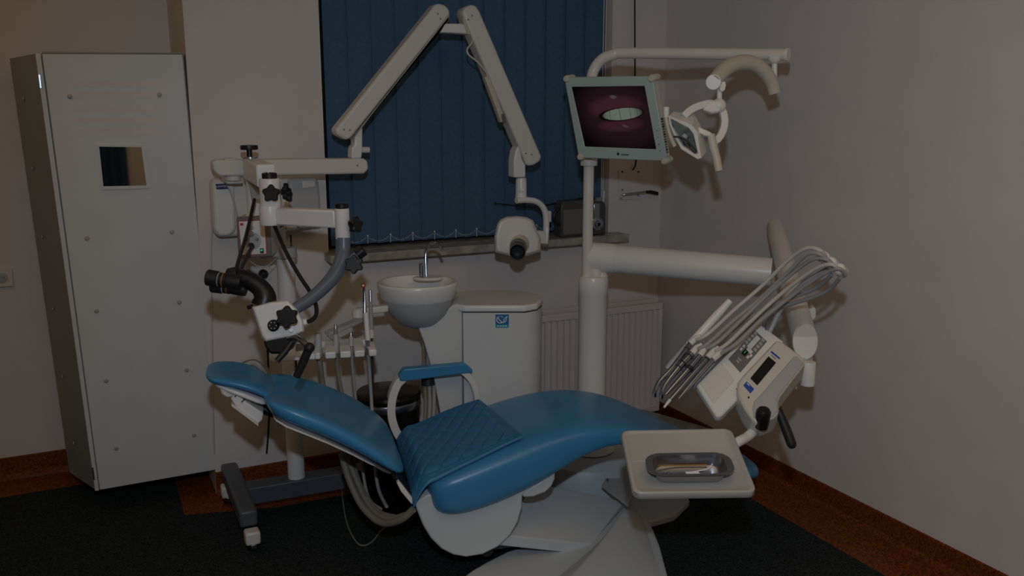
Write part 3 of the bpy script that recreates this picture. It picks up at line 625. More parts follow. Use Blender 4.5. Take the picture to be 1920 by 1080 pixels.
# armrest on the far side
va = 3.22
bm = BM(); prism(bm, [AV(748, 704, va), AV(757, 692, va), AV(872, 682, va), AV(887, 694, va), AV(886, 699, va), AV(764, 715, va), AV(750, 715, va)], CV*.035); obj('armrest_pad', bm, blue, dc, bevel=.010, seg=3)
def band(pts, wd, th): 
    bm = BM(); T, N = frames(pts); r_ = []
    for i, p in enumerate(pts):
        t = T[i]; n = t.cross(CV).normalized(); r_.append([p+n*th/2, p-n*th/2, p-n*th/2+CV*wd, p+n*th/2+CV*wd])
    loft(bm, r_); return bm
p1 = smoothpts([AV(x, y, va+.008) for x, y in ((760, 708), (746, 722), (737, 745), (734, 770), (737, 793), (746, 815), (758, 832))], 5)
obj('armrest_bow', band(p1, .045, .031), white, dc, bevel=.003)
p2 = smoothpts([AV(x, y, va+.008) for x, y in ((868, 697), (883, 712), (893, 733), (896, 755), (893, 775))], 5)
obj('armrest_bow', band(p2, .045, .024), white, dc, bevel=.003)
# round side cover with the seat housing
cc_s, cc_z = .572, .34
vp = [AV(x, y, 2.70) for x, y in ((778, 944), (784, 962), (793, 985), (808, 1010), (828, 1030), (850, 1041), (874, 1045), (905, 1040), (935, 1025), (958, 1003), (972, 978), (979, 952), (980, 930), (1010, 905), (960, 905), (880, 925), (820, 925), (800, 928))]
bm = BM(); prism(bm, vp, CV*.40); obj('side_cover', bm, basem, dc, bevel=.006)
vp = [AV(x, y, 2.70) for x, y in ((981, 933), (981, 925), (1010, 905), (1041, 878), (1041, 898), (1035, 912), (1022, 924), (1000, 932))]
bm = BM(); prism(bm, vp, CV*.36); obj('hinge_cover', bm, basem, dc, bevel=.006)
bm = BM(); prism(bm, [AV(x, y, 2.74) for x, y in ((742, 892), (757, 905), (800, 945), (800, 970), (792, 975), (780, 960), (755, 925), (738, 900))], CV*.28); obj('recline_hinge', bm, black, dc, bevel=.004)
bm = BM(); prism(bm, [AV(x, y, 2.69) for x, y in ((748, 902), (756, 912), (778, 940), (772, 946), (752, 922), (744, 906))], CV*.02); obj('hinge_bar', bm, white, dc, bevel=.002)
# lifting arm
fn = [(P(953, 1004, Z=.20)), P(1106, 1021, Z=.12)]
A1 = CH(.70, 2.70, .215); 
nearL, nearR = AV(940, 1003, 2.73), AV(1110, 1021, 2.80)
lowL, lowR = AV(925, 1022, 2.73), AV(1086, 1039, 2.79)
farL, farR = AV(1000, 905, 3.02), AV(1172, 940, 3.06)
dn = Vector((0, 0, -.045))
bm = BM(); vs = [bm.verts.new(p) for p in (nearL, nearR, farR, farL, lowL, lowR, farR+dn, farL+dn)]
for f in ((0, 1, 2, 3), (4, 5, 6, 7), (0, 1, 5, 4), (1, 2, 6, 5), (2, 3, 7, 6), (3, 0, 4, 7)): bm.faces.new([vs[i] for i in f])
obj('lift_arm', bm, basem, dc, bevel=.004)
bm = BM(); beam(bm, CH(.66, 2.85, .10), CH(1.0, 2.93, .07), .10, .05); obj('lift_linkage', bm, dkgrey, dc, bevel=.003)
for v_ in (2.78, 2.86):
    bm = BM(); cyl(bm, CH(.655, v_, .09), CH(.655, v_+.04, .09), .024); obj('linkage_bolt', bm, black, dc)
# floor base: a slab with a raised swept ridge
def bz(x, y, z): p = P(x, y, Z=z); return p
outl = [P(860, 1086, Z=.05), P(884, 1068, Z=.05), P(910, 1053, Z=.05), P(949, 1033, Z=.05), P(1040, 1005, Z=.05), P(1060, 950, Z=.05), P(1100, 915, Z=.05), P(1160, 905, Z=.05), P(1190, 925, Z=.05), P(1216, 970, Z=.05), P(1237, 1020, Z=.05), P(1253, 1080, Z=.05), P(1250, 1150, Z=.05), P(1225, 1220, Z=.05), P(1150, 1280, Z=.05), P(1000, 1290, Z=.05), P(860, 1260, Z=.05), P(770, 1200, Z=.05)]
bm = BM(); prism(bm, [p-ZZ*.05 for p in outl], ZZ*.05); obj('base_plate', bm, basem, dc, bevel=.012, seg=3)
# swept ridge as a loft of cross sections
ridge = [((1175, 945), .115, .015), ((1150, 985), .120, .05), ((1115, 1030), .122, .075), ((1070, 1080), .125, .11), ((1015, 1140), .125, .14), ((950, 1200), .12, .15)]
bm = BM(); rr = []
for (x, y), zt_, wd in ridge:
    c_ = P(x, y, Z=zt_); base_r = P(1200+ (y-945)*.33, y+12, Z=.052)
    ax_ = (base_r-c_); ax_.z = 0; axn = ax_.normalized(); L_ = ax_.length
    lft = c_-axn*(.05+wd)
    pr = [Vector((lft.x, lft.y, .045)), Vector((lft.x, lft.y, .055))+axn*.0]
    for t, h in ((.25, .062), (.5, .078), (.75, .098), (.93, .112)): q = lft.lerp(Vector((c_.x, c_.y, 0)), t); pr.append(Vector((q.x, q.y, h*zt_/.12)))
    pr.append(Vector((c_.x, c_.y, zt_)))
    for t, h in ((.12, .99), (.35, .93), (.6, .82), (.85, .66), (1.0, .52)): pr.append(Vector((c_.x+axn.x*L_*t, c_.y+axn.y*L_*t, .045+(zt_-.045)*(h-.4)/.6)))
    pr.append(Vector((c_.x+axn.x*L_*1.0, c_.y+axn.y*L_, .045)))
    rr.append(pr)
loft(bm, rr); obj('base_cover', bm, basem, dc, sub=1, ang=50)
# trim plate with screw where arm enters base, and column drum flange
bm = BM(); prism(bm, [P(1128, 911, Z=.155), P(1136, 896, Z=.155), P(1165, 897, Z=.155), P(1190, 920, Z=.15), P(1178, 948, Z=.14)], -ZZ*.006); tp = obj('cover_plate', bm, ltgrey, dc, bevel=.001)
bm = BM(); cyl(bm, P(1139, 900, Z=.155), P(1139, 900, Z=.158), .005, 10); obj('screw', bm, inkd, tp)

qm = None
# quilted mat lying over the seat
def seat_z(s):
    T = [(.40, .43), (.46, .435), (.52, .452), (.60, .474), (.70, .504), (.80, .531), (.90, .551), (1.0, .556)]
    for (a, za), (b_, zb) in zip(T, T[1:]):
        if s <= b_: return za+(zb-za)*max(0, (s-a)/(b_-a))
    return .555
# corners in chair coordinates: near-left hangs over the front edge
bm = BM(); NU, NV = 120, 120; g = []
cFL, cFR, cNR, cNL = (.395, 3.13), (.712, 3.14), (.758, 2.70), (.385, 2.662)
for i in range(NU+1):
    row = []
    for j in range(NV+1):
        u, v = i/NU, j/NV
        s = (1-u)*((1-v)*cNL[0]+v*cFL[0])+u*((1-v)*cNR[0]+v*cFR[0]); vv = (1-u)*((1-v)*cNL[1]+v*cFL[1])+u*((1-v)*cNR[1]+v*cFR[1])
        z = seat_z(max(s, .455))+.006
        # drape over the rounded hip end and over the near side
        if s < .455:
            d_ = .455-s; z -= 16*d_*d_
        edge = max(0, 2.725-vv); z -= edge*edge*8
        q1 = abs(math.sin(math.pi*(u*5.5+v*5.5))); q2 = abs(math.sin(math.pi*(u*5.5-v*5.5)))
        z += .010*(1-math.exp(-min(q1, q2)/.20))*max(0, min(1, (min(u, v, 1-u, 1-v)-.02)/.06))+(.004 if min(u, v, 1-u, 1-v) < .05 else 0) + .004*math.sin(u*7+v*3)*v
        if min(u, v, 1-u, 1-v) < .025: z += .003
        row.append((s, vv, z))
    g.append(row)
top = [[bm.verts.new(CH(*p)) for p in r] for r in g]; bot = [[bm.verts.new(CH(p[0], p[1], p[2]-.008)) for p in r] for r in g]
for i in range(NU):
    for j in range(NV):
        bm.faces.new((top[i][j], top[i+1][j], top[i+1][j+1], top[i][j+1])); bm.faces.new((bot[i][j], bot[i][j+1], bot[i+1][j+1], bot[i+1][j]))
for i in range(NU):
    bm.faces.new((top[i][0], bot[i][0], bot[i+1][0], top[i+1][0])); bm.faces.new((top[i][NV], top[i+1][NV], bot[i+1][NV], bot[i][NV]))
for j in range(NV):
    bm.faces.new((top[0][j], top[0][j+1], bot[0][j+1], bot[0][j])); bm.faces.new((top[NU][j], bot[NU][j], bot[NU][j+1], top[NU][j+1]))
qm = obj('quilted_mat', bm, bluemat, ang=80, label='blue diamond-quilted mat lying on the chair seat', cat='mat')

# ------------------------------------------------------------------ unit column with arms
C0 = Vector((1.835, 3.03, 0))
uc = thing('unit_post', 'tall white unit column with overhead pole and delivery arm behind the chair', 'equipment post', C0)
bm = BM(); lathe(bm, C0+ZZ*.0, [(.19, 0), (.195, .03), (.19, .12), (.17, .165), (.12, .19), (.07, .20), (0, .20)], ZZ, 40, sx=1.15); obj('foot_drum', bm, basem, uc)
bm = BM(); prism(bm, [P(x, y, Z=.03) for x, y in ((1170, 905), (1230, 895), (1284, 915), (1293, 938), (1264, 965), (1228, 975), (1200, 980), (1170, 950))], -ZZ*.03); obj('foot_plate', bm, basem, uc, bevel=.006)
bm = BM(); lathe(bm, C0, [(.10, .2), (.065, .215), (.058, .24), (.057, .86), (.060, .865), (.060, .92), (.056, .932), (.03, .936), (0, .936)], ZZ, 36); obj('lower_column', bm, white, uc)
PX = Vector((1.808, 3.035, 0))
bm = BM(); cyl(bm, PX+ZZ*.93, PX+ZZ*1.42, .0205, 24); obj('upper_pole', bm, warmw, uc)
bm = BM(); cyl(bm, PX+ZZ*1.372, PX+ZZ*1.40, .033, 28); obj('pole_collar', bm, warmw, uc, bevel=.003)
pz = P(1102, 135, D=(PX+ZZ*1.7-CAM).dot(FW))
bm = BM(); tube(bm, [PX+ZZ*1.40, PX+ZZ*1.55, PX+ZZ*1.66, P(1112, 135, 3.44), P(1128, 112, 3.42), P(1152, 102, 3.40), P(1185, 99.5, 3.37), P(1478, 102.5, 3.08)], .0205, 22, k=5); obj('lamp_boom', bm, warmw, uc)
bm = BM(); cyl(bm, P(1474, 102.5, 3.084), P(1479, 102.5, 3.079), .0225); obj('boom_cap', bm, white, uc)
bm = BM(); lathe(bm, P(1452, 112, 3.10), [(.0, .012), (.024, .010), (.022, 0), (.012, -.012), (.008, -.014), (.008, -.045), (0, -.045)], ZZ, 20); obj('boom_pivot', bm, white, uc)
# delivery arm
d0, d1 = P(1108, 481, 3.60), P(1447, 511, 3.38)
bm = BM(); tube(bm, [d0, d0.lerp(d1, .03), d1], [.050, .057, .0555], 34); obj('delivery_arm', bm, white, uc)
bm = BM(); tube(bm, [d0-(d1-d0).normalized()*.001, d0.lerp(d1, .14)], [.0585, .0590], 34); obj('arm_sleeve', bm, white, uc)
bm = BM(); ball(bm, P(1117, 513, 3.58), .028); lathe(bm, C0+ZZ*.93+RT*.03, [(.03, 0), (.024, .02), (0, .024)], ZZ, 20); obj('arm_pivot', bm, warmw, uc)
# cross tube (spring arm) with its oval end
f0, f1 = P(1453, 424, 3.62), P(1510, 640, 2.80)
# oval sections lying in the image-parallel plane
bm = BM(); rr = []
NS = 14
for i in range(NS+1):
    t = i/NS; c_ = f0.lerp(f1, t); a_ = .036+.002*t; h_ = .034+.022*t
    if i == 0: a_ *= .72; h_ *= .72
    rr.append([c_+RT*a_*math.cos(q)+ZZ*h_*math.sin(q) for q in [2*math.pi*k/32 for k in range(32)]])
rr.insert(1, [f0.lerp(f1, .012)+RT*.034*math.cos(q)+ZZ*.033*math.sin(q) for q in [2*math.pi*k/32 for k in range(32)]])
loft(bm, rr); obj('spring_arm', bm, warmw, uc)
bm = BM(); prism(bm, [f1-FW*.003+RT*.0395*math.cos(q)+UP*.057*math.sin(q) for q in [2*math.pi*k/40 for k in range(40)]], FW*.012); obj('arm_end_cap', bm, white, uc, bevel=.003)
bm = BM(); lathe(bm, P(1516, 690, 2.80)+ZZ*.02, [(.021, .0), (.022, .003), (.022, .075), (.0, .076)], ZZ*-1, 26); obj('lower_roller', bm, white, uc)
bm = BM(); prism(bm, [P(1518, 580, 2.95), P(1524, 571, 2.95), P(1530, 580, 2.95), P(1530, 594, 2.95), P(1525, 601, 2.95), P(1519, 592, 2.95)], FW*.02); obj('arm_clip', bm, warmw, uc, bevel=.002)

# ------------------------------------------------------------------ monitor
def MQ(u, v, off=0): return mo+mx*u+my*v+mn*off
TL, TR, BL = P(1058, 145, 3.34), P(1222, 143.5, 3.13), P(1085, 297, 3.405)
mx = (TR-TL); my = (BL-TL); mn = mx.cross(my).normalized()
if mn.dot(FW) > 0: mn = -mn
mo = TL
mn_t = thing('monitor', 'tilted pale green flat monitor showing a close-up of teeth', 'monitor', MQ(.5, 1, -.03))
def mprism(name, uv, off, th, m, parent=mn_t, bevel=0, smooth=True, label=None):
    bm = BM(); prism(bm, [MQ(u, v, off) for u, v in uv], -mn*th); return obj(name, bm, m, parent, bevel=bevel, smooth=smooth, label=label)
# bezel ring
def inv(x, y, off=0):
    p = PL(x, y, mo+mn*off, mn); d = p-mo; G = Matrix(((mx.dot(mx), mx.dot(my)), (mx.dot(my), my.dot(my)))); r_ = G.inverted() @ Vector((d.dot(mx), d.dot(my))); return (r_.x, r_.y)
outer = [inv(1058, 145), inv(1223, 143), inv(1250, 302), inv(1085, 296)]
inner = [inv(1071, 163), inv(1208, 161.5), inv(1230, 280), inv(1096, 275)]
bm = BM(); A_ = [bm.verts.new(MQ(u, v)) for u, v in outer]; B_ = [bm.verts.new(MQ(u, v)) for u, v in inner]; C_ = [bm.verts.new(MQ(u, v, -.012)) for u, v in outer]; D_ = [bm.verts.new(MQ(u, v, -.012)) for u, v in inner]
for i in range(4):
    j = (i+1) % 4
    for f in ((A_[i], A_[j], B_[j], B_[i]), (A_[i], A_[j], C_[j], C_[i]), (B_[i], B_[j], D_[j], D_[i]), (C_[i], C_[j], D_[j], D_[i])): bm.faces.new(f)
obj('bezel', bm, monf, mn_t, bevel=.003)
mprism('case_back', [(.01, .01), (.99, .01), (.99, .99), (.01, .99)], -.012, .045, cream, bevel=.01)
for u, v in ((0.02, .02), (.99, .02), (.99, .98), (.02, .98)):
    c_ = MQ(u, v, -.028); bm = BM(); lathe(bm, c_, [(.012, -.02), (.013, 0), (.013, .028), (.009, .034), (0, .035)], mn, 16); obj('corner_buffer', bm, cream, mn_t)
# screen image
sm = bpy.data.materials.new('screen_picture'); sm.use_nodes = True; nt = sm.node_tree; nt.nodes.clear()
out = nt.nodes.new('ShaderNodeOutputMaterial'); em = nt.nodes.new('ShaderNodeEmission'); nt.links.new(em.outputs[0], out.inputs[0]); em.inputs[1].default_value = 1
uvn = nt.nodes.new('ShaderNodeUVMap'); sp = nt.nodes.new('ShaderNodeSeparateXYZ'); nt.links.new(uvn.outputs[0], sp.inputs[0])
def mth(op, a, b_=None, c_=None):
    n = nt.nodes.new('ShaderNodeMath'); n.operation = op
    for i, q in enumerate((a, b_, c_)):
        if q is None: continue
        if isinstance(q, (int, float)): n.inputs[i].default_value = q
        else: nt.links.new(q, n.inputs[i])
    return n.outputs[0]
U_, V_ = sp.outputs[0], sp.outputs[1]
def ell(cx, cy, rx_, ry_, sk=0, p=1):
    dx = mth('SUBTRACT', U_, cx); dy = mth('SUBTRACT', mth('SUBTRACT', V_, cy), mth('MULTIPLY', dx, sk))
    a = mth('POWER', mth('ABSOLUTE', mth('DIVIDE', dx, rx_)), 2); b2 = mth('POWER', mth('ABSOLUTE', mth('DIVIDE', dy, ry_)), 2)
    return mth('ADD', a, b2)
def mask(e, lo, hi):
    n = nt.nodes.new('ShaderNodeMapRange'); n.interpolation_type = 'SMOOTHSTEP'; n.inputs['From Min'].default_value = lo; n.inputs['From Max'].default_value = hi
    n.inputs['To Min'].default_value = 1; n.inputs['To Max'].default_value = 0; nt.links.new(e, n.inputs['Value']); return n.outputs[0]
def mixc(fac, c1, c2):
    n = nt.nodes.new('ShaderNodeMix'); n.data_type = 'RGBA'; nt.links.new(fac, n.inputs[0])
    for idx, c_ in ((6, c1), (7, c2)):
        if isinstance(c_, tuple): n.inputs[idx].default_value = (*c_, 1)
        else: nt.links.new(c_, n.inputs[idx])
    return n.outputs[2]
bg = mixc(mask(ell(.60, .45, .70, .70), .1, 1.2), (.0012, .0006, .0010), (.013, .0062, .0085))
upl = mixc(mask(ell(.54, .33, .40, .20, -.12), .2, 1.2), bg, (.036, .0125, .0185))
lip = mixc(mask(ell(.58, .62, .34, .13, -.10), .2, 1.2), upl, (.033, .0115, .0175))
lip = mixc(mask(ell(.55, .17, .055, .035, .05), .1, 1.2), lip, (.060, .042, .046))
lip = mixc(mask(ell(.64, .64, .05, .022, .3), .1, 1.2), lip, (.055, .040, .042))
mth_hole = mixc(mask(ell(.61, .45, .325, .110, -.14), .8, 1.08), lip, (.0022, .0010, .0012))
tt = mask(ell(.63, .445, .29, .100, -.14), .75, 1.0)
tw = mth('ADD', mth('MULTIPLY', mth('SUBTRACT', U_, .60), 20.0), mth('MULTIPLY', mth('POWER', mth('SUBTRACT', U_, .60), 3), 120.0))
wv = mth('ABSOLUTE', mth('SINE', tw))
gp = nt.nodes.new('ShaderNodeMapRange'); gp.inputs['From Min'].default_value = .0; gp.inputs['From Max'].default_value = .16; gp.inputs['To Min'].default_value = .35; nt.links.new(wv, gp.inputs['Value'])
fade = mask(ell(.61, .44, .34, 1.0), .05, 1.0)
tcol = mixc(fade, (.016, .020, .022), (.110, .128, .105))
teeth = mixc(mth('MULTIPLY', tt, gp.outputs[0]), mth_hole, tcol)
nt.links.new(teeth, em.inputs[0])
bm = BM(); uvl = bm.loops.layers.uv.new('UVMap'); vs = [bm.verts.new(MQ(u, v, -.004)) for u, v in inner]; f = bm.faces.new(vs)
ex = bmesh.ops.extrude_face_region(bm, geom=[f]); 
for v in [e for e in ex['geom'] if isinstance(e, bmesh.types.BMVert)]: v.co -= mn*.004
key = [(0, 0), (1, 0), (1, 1), (0, 1)]
for fc in bm.faces:
    for lp in fc.loops:
        d_ = min(range(4), key=lambda i: min((lp.vert.co-MQ(*inner[i], -.004)).length, (lp.vert.co-MQ(*inner[i], -.008)).length)); lp[uvl].uv = key[d_]
obj('screen', bm, sm, mn_t, smooth=False, label='lit screen with lips and white teeth')
text_mesh('brand_lettering', 'neovo', PL(1172, 289.5, mo, mn, .0008), mx, -my, .013, inkd, mn_t)
bm = BM(); lathe(bm, PL(1159, 288.5, mo, mn, .0004), [(.0052, 0), (.0052, .001), (.003, .001), (.003, 0)], mn, 20); obj('brand_emblem', bm, inkd, mn_t)
for k in range(4):
    bm = BM(); c_ = MQ(.965, .62+k*.08, .0004); lathe(bm, c_, [(.0018, 0), (.0018, .001), (0, .001)], mn, 8); obj('button', bm, inkd, mn_t)
sd_n = mx.normalized()
bm = BM()
for k in range(14):
    c_ = MQ(.99, .50+k*.030, -.030)+sd_n*.0008; beam(bm, c_-mn*.008, c_+mn*.008, .003, .004+.003*(k % 3 == 0), up=my.normalized())
obj('side_lettering', bm, inkd, mn_t, smooth=False, kind='stuff')
mpl = MQ(.45, .5, -.057)
bm = BM(); beam(bm, mpl, PX+ZZ*mpl.z, .05, .05); obj('mount', bm, warmw, mn_t, bevel=.004)

# ------------------------------------------------------------------ operating lamp
ol = thing('operating_lamp', 'white dental operating lamp with a mirrored reflector hanging from the overhead boom', 'lamp', P(1345, 220, 2.95))
bm = BM(); tube(bm, [P(1452, 175, 3.12), P(1447, 155, 3.11), P(1432, 133, 3.09), P(1408, 118, 3.06), P(1380, 119, 3.02), P(1357, 132, 2.98), P(1338, 154, 2.93)], [.021, .023, .0245, .0255, .026, .0255, .0245], 24, k=5); obj('curved_arm', bm, cream, ol)
bm = BM(); cyl(bm, P(1338, 154, 2.932), P(1337.5, 154, 2.92), .0250); obj('arm_end_cap', bm, white, ol, bevel=.002)
bm = BM(); tube(bm, [P(1453, 120, 3.10), P(1453, 140, 3.105), P(1452, 160, 3.11)], .008, 12); obj('hanger_pin', bm, white, ol)
bm = BM(); prism(bm, [P(1352, 153, 2.93), P(1360, 152, 2.93), P(1362, 160, 2.93), P(1359, 170, 2.93), P(1352, 172, 2.93), P(1349, 166, 2.93)], FW*.03); obj('arm_lug', bm, white, ol, bevel=.003)
bm = BM(); tube(bm, [P(1349, 166, 2.95), P(1349, 190, 2.95)], .0085, 14); obj('stem', bm, white, ol)
bm = BM(); ball(bm, P(1348, 198, 2.95), .024); prism(bm, [P(1318, 205, 2.93), P(1330, 188, 2.93), P(1345, 187, 2.93), P(1356, 196, 2.93), P(1350, 210, 2.93), P(1335, 212, 2.93)], FW*.035); obj('swivel_housing', bm, white, ol, bevel=.006)
# yoke ring
yk = [P(x, y, d) for x, y, d in ((1282, 218, 2.92), (1296, 206, 2.93), (1315, 198, 2.94), (1335, 195, 2.95), (1352, 205, 2.96), (1358, 225, 2.96), (1355, 245, 2.955), (1345, 262, 2.95), (1330, 268, 2.94))]
bm = BM(); T_, N_ = frames(smoothpts(yk, 5)); r_ = []
for p, t in zip(smoothpts(yk, 5), T_):
    n = t.cross(FW).normalized(); r_.append([p+n*.012-FW*.012, p-n*.012-FW*.012, p-n*.012+FW*.018, p+n*.012+FW*.018])
loft(bm, r_); obj('yoke', bm, white, ol, bevel=.003)
# head frame: open shallow box facing left-down
hf = [(1252, 214), (1262, 208), (1292, 208), (1303, 214), (1307, 240), (1322, 298), (1312, 301), (1274, 279), (1262, 255)]
Lp = P(1252, 214, 2.90); 
fo_ = [(1253, 217, 2.90), (1296, 234, 2.86), (1307, 247, 2.855), (1315, 297, 2.87), (1308, 299, 2.875), (1277, 280, 2.90), (1268, 264, 2.91), (1254, 232, 2.91)]
fi_ = [(1256, 221, 2.90), (1291, 240, 2.865), (1300, 251, 2.86), (1309, 288, 2.872), (1305, 291, 2.876), (1280, 274, 2.898), (1271, 260, 2.905), (1257, 232, 2.908)]
ctr = P(1283, 255, 2.885)
bk_ = [(1262, 209, 2.98), (1303, 214, 2.95), (1316, 240, 2.95), (1326, 285, 2.95), (1318, 297, 2.96), (1296, 290, 2.98), (1280, 270, 2.99), (1264, 235, 2.99)]
bm = BM(); A_ = [bm.verts.new(P(*q)) for q in fo_]; B_ = [bm.verts.new(P(*q)) for q in fi_]; C_ = [bm.verts.new(P(*q)) for q in bk_]
n = len(A_)
dmid = Vector((0, 0, 0))
D_ = [bm.verts.new(P(*q).lerp(P(1298, 255, 2.97), .30)+FW*.02) for q in fi_]
for i in range(n):
    j = (i+1) % n
    bm.faces.new((A_[i], A_[j], B_[j], B_[i])); bm.faces.new((A_[j], A_[i], C_[i], C_[j])); bm.faces.new((B_[i], B_[j], D_[j], D_[i]))
bm.faces.new(C_); bm.faces.new(list(reversed(D_)))
obj('lamp_head', bm, white, ol, bevel=.003)
bm = BM(); rr = []
for f_, g_ in ((.0, 0), (.25, .012), (.55, .026), (.85, .034)):
    rr.append([P(*q).lerp(P(1284, 257, 2.885), f_)+FW*(g_+.010) for q in fi_])
vr = [[bm.verts.new(p) for p in r] for r in rr]
for a_, b_ in zip(vr, vr[1:]):
    for i in range(n): bm.faces.new((a_[i], a_[(i+1) % n], b_[(i+1) % n], b_[i]))
bm.faces.new(vr[-1]); obj('reflector', bm, lens, ol)
bm = BM(); tube(bm, [P(1262, 256, 2.89), P(1278, 258, 2.885), P(1292, 268, 2.88), P(1306, 284, 2.87)], .003, 8, k=4); obj('bulb_guard', bm, inkd, ol)
bm = BM(); ball(bm, P(1284, 256, 2.905), .010); obj('bulb', bm, ltgrey, ol)
bm = BM(); lathe(bm, P(1249, 208, 2.90), [(.009, -.02), (.010, 0), (.010, .012), (0, .016)], ZZ, 14); obj('hinge_knob', bm, white, ol)
bm = BM(); tube(bm, [P(1247, 214, 2.90), P(1255, 250, 2.91), P(1265, 274, 2.92)], [.006, .006, .0075], 12, k=4); obj('handle', bm, cream, ol)
bm = BM(); prism(bm, [P(1305, 236, 2.90), P(1330, 246, 2.90), P(1336, 250, 2.90), P(1334, 256, 2.90), P(1322, 254, 2.90), P(1306, 246, 2.90)], FW*.03); obj('handle_mount', bm, white, ol, bevel=.003)
bm = BM(); tube(bm, [P(1333, 252, 2.91), P(1338, 275, 2.91), P(1344, 300, 2.91), P(1348, 321, 2.91)], [.0125, .0135, .0135, .0125], 18, k=4); obj('handle', bm, cream, ol)

# ------------------------------------------------------------------ delivery console
n_d = (-FW*.62+ZZ*.66-RT*.12).normalized(); p_d = P(1400, 690, 2.72)
def K(x, y, off=0): return PL(x, y, p_d, n_d, off)
dk = thing('delivery_console', 'tilted cream and white instrument console with keypad at the right wall', 'dental console', K(1425, 790, -.05))
def kp(name, pts, off, th, m, parent=dk, bevel=.003, smooth=True, label=None):
    """outline traced on a plane off above the console face, built downward"""
    bm = BM(); prism(bm, [PL(x, y, p_d+n_d*off, n_d) for x, y in pts], -n_d*th); return obj(name, bm, m, parent, bevel=bevel, smooth=smooth, label=label)
base = kp('instrument_deck', [(1305, 722), (1421, 604), (1470, 640), (1425, 706), (1353, 779), (1347, 782), (1342, 779)], 0, .03, white, bevel=.006)
kp('deck_rail', [(1298, 716), (1303, 722), (1344, 678), (1420, 604), (1417, 600)], -.008, .03, ltgrey, bevel=.003)
kp('storage_lid', [(1313, 719), (1352, 680), (1378, 712), (1338, 757)], .002, .004, warmw, bevel=.0015)
kp('lid_slot', [(1356, 688), (1358, 689), (1375, 711), (1373, 714)], .0015, .003, inkd, bevel=0)
pn = kp('keypad', [(1366, 673), (1415, 619), (1438, 640), (1388, 698)], .002, .003, panelg, bevel=0)
def K2(u, v, off=0):
    a_, b_, c_, d_ = [K(*q, off) for q in ((1366, 673), (1415, 619), (1438, 640), (1388, 698))]
    return (a_*(1-v)+d_*v)*(1-u)+(b_*(1-v)+c_*v)*u
def key_(name, u0, v0, u1, v1, m, off=.004):
    bm = BM(); prism(bm, [K2(u0, v0, off), K2(u1, v0, off), K2(u1, v1, off), K2(u0, v1, off)], -n_d*.002); return obj(name, bm, m, pn, smooth=False)
key_('blank_strip', .55, .32, .93, .62, inkw); key_('blank_strip', .47, .42, .56, .80, inkw)
key_('display', .33, .35, .48, .62, lcd)
for u_, v_ in ((.36, .12), (.46, .12), (.34, .72), (.42, .80)): key_('key', u_, v_, u_+.07, v_+.13, inkw)
for u_, v_ in ((.58, .06), (.68, .06), (.80, .06), (.90, .08), (.60, .72), (.70, .72), (.80, .72), (.90, .70)): key_('key', u_, v_, u_+.07, v_+.20, ltgrey)
for u_ in (.38, .42): key_('display_digit', u_, .45, u_+.02, .5, ledg, .0045)
key_('printed_mark', .10, .42, .14, .62, ltgrey); key_('printed_mark', .17, .38, .20, .66, ltgrey)
hs = kp('console_housing', [(1383, 716), (1390, 706), (1452, 640), (1458, 637), (1470, 642), (1500, 664), (1511, 678), (1507, 684), (1463, 742), (1459, 752), (1461, 772), (1452, 782), (1438, 788), (1422, 793), (1412, 789), (1396, 766), (1384, 742), (1382, 728)], .035, .085, MATS['cream_pale'] if 'cream_pale' in MATS else mat('cream_pale', (.62, .60, .54), .4), bevel=.012)
kp('grey_side_panel', [(1413, 752), (1424, 741), (1488, 668), (1494, 667), (1506, 678), (1506, 682), (1461, 741), (1457, 752), (1459, 770), (1450, 780), (1438, 785), (1422, 789), (1412, 783), (1410, 765)], .0365, .01, ltgrey, hs, bevel=.004)
kp('readout', [(1407, 709), (1441, 668), (1455, 680), (1420, 722)], .0375, .003, lcd, hs, bevel=0)
bl = kp('blue_sticker', [(1394, 722), (1400, 715), (1414, 729), (1407, 737)], .0375, .003, blueL, hs, bevel=0)
kp('blue_stripe', [(1445, 660), (1447, 658), (1463, 671), (1461.5, 673)], .0375, .003, blueL, hs, bevel=0)
kp('stripe_lettering', [(1446, 666), (1447, 665), (1455, 672), (1454, 673)], .0375, .003, inkg, hs, bevel=0)
kp('sticker_mark', [(1400, 719), (1401, 718), (1406, 723), (1405, 724)], .0385, .003, inkw, bl, bevel=0)
bm = BM(); tube(bm, [K(1383, 728, .0), K(1388, 748, -.02), K(1400, 768, -.035), K(1415, 788, -.05), K(1422, 796, -.05)], .005, 8, k=4); obj('rubber_edge', bm, rubber, dk)
bm = BM(); tube(bm, [K(1402, 756, .035), K(1402, 768, .025), K(1408, 782, .01)], .003, 8, k=3); obj('rubber_seam', bm, rubber, dk)
bm = BM(); lathe(bm, PL(1431, 776, p_d+n_d*.045, n_d), [(.019, -.045), (.021, -.02), (.021, .008), (.016, .016), (0, .018)], (ZZ*.9-FW*.3), 24); obj('black_end_knob', bm, black, dk)
bm = BM(); prism(bm, [P(1420, 772, 2.64), P(1441, 772, 2.64), P(1440, 794, 2.64), P(1421, 795, 2.64)], FW*.03); obj('knob_skirt', bm, black, dk, bevel=.004)
bm = BM(); tube(bm, [P(1478, 718, 2.72), P(1470, 735, 2.70), P(1456, 754, 2.69), P(1462, 762, 2.69)], [.008, .009, .010, .008], 14, k=4); obj('handle_link', bm, chrome, dk)
bm = BM(); tube(bm, [P(1455, 755, 2.69), P(1463, 778, 2.68), P(1474, 805, 2.67), P(1484, 832, 2.66), P(1486, 838, 2.66)], [.010, .0125, .0145, .0145, .010], 18, k=3); obj('handle', bm, rubber, dk)
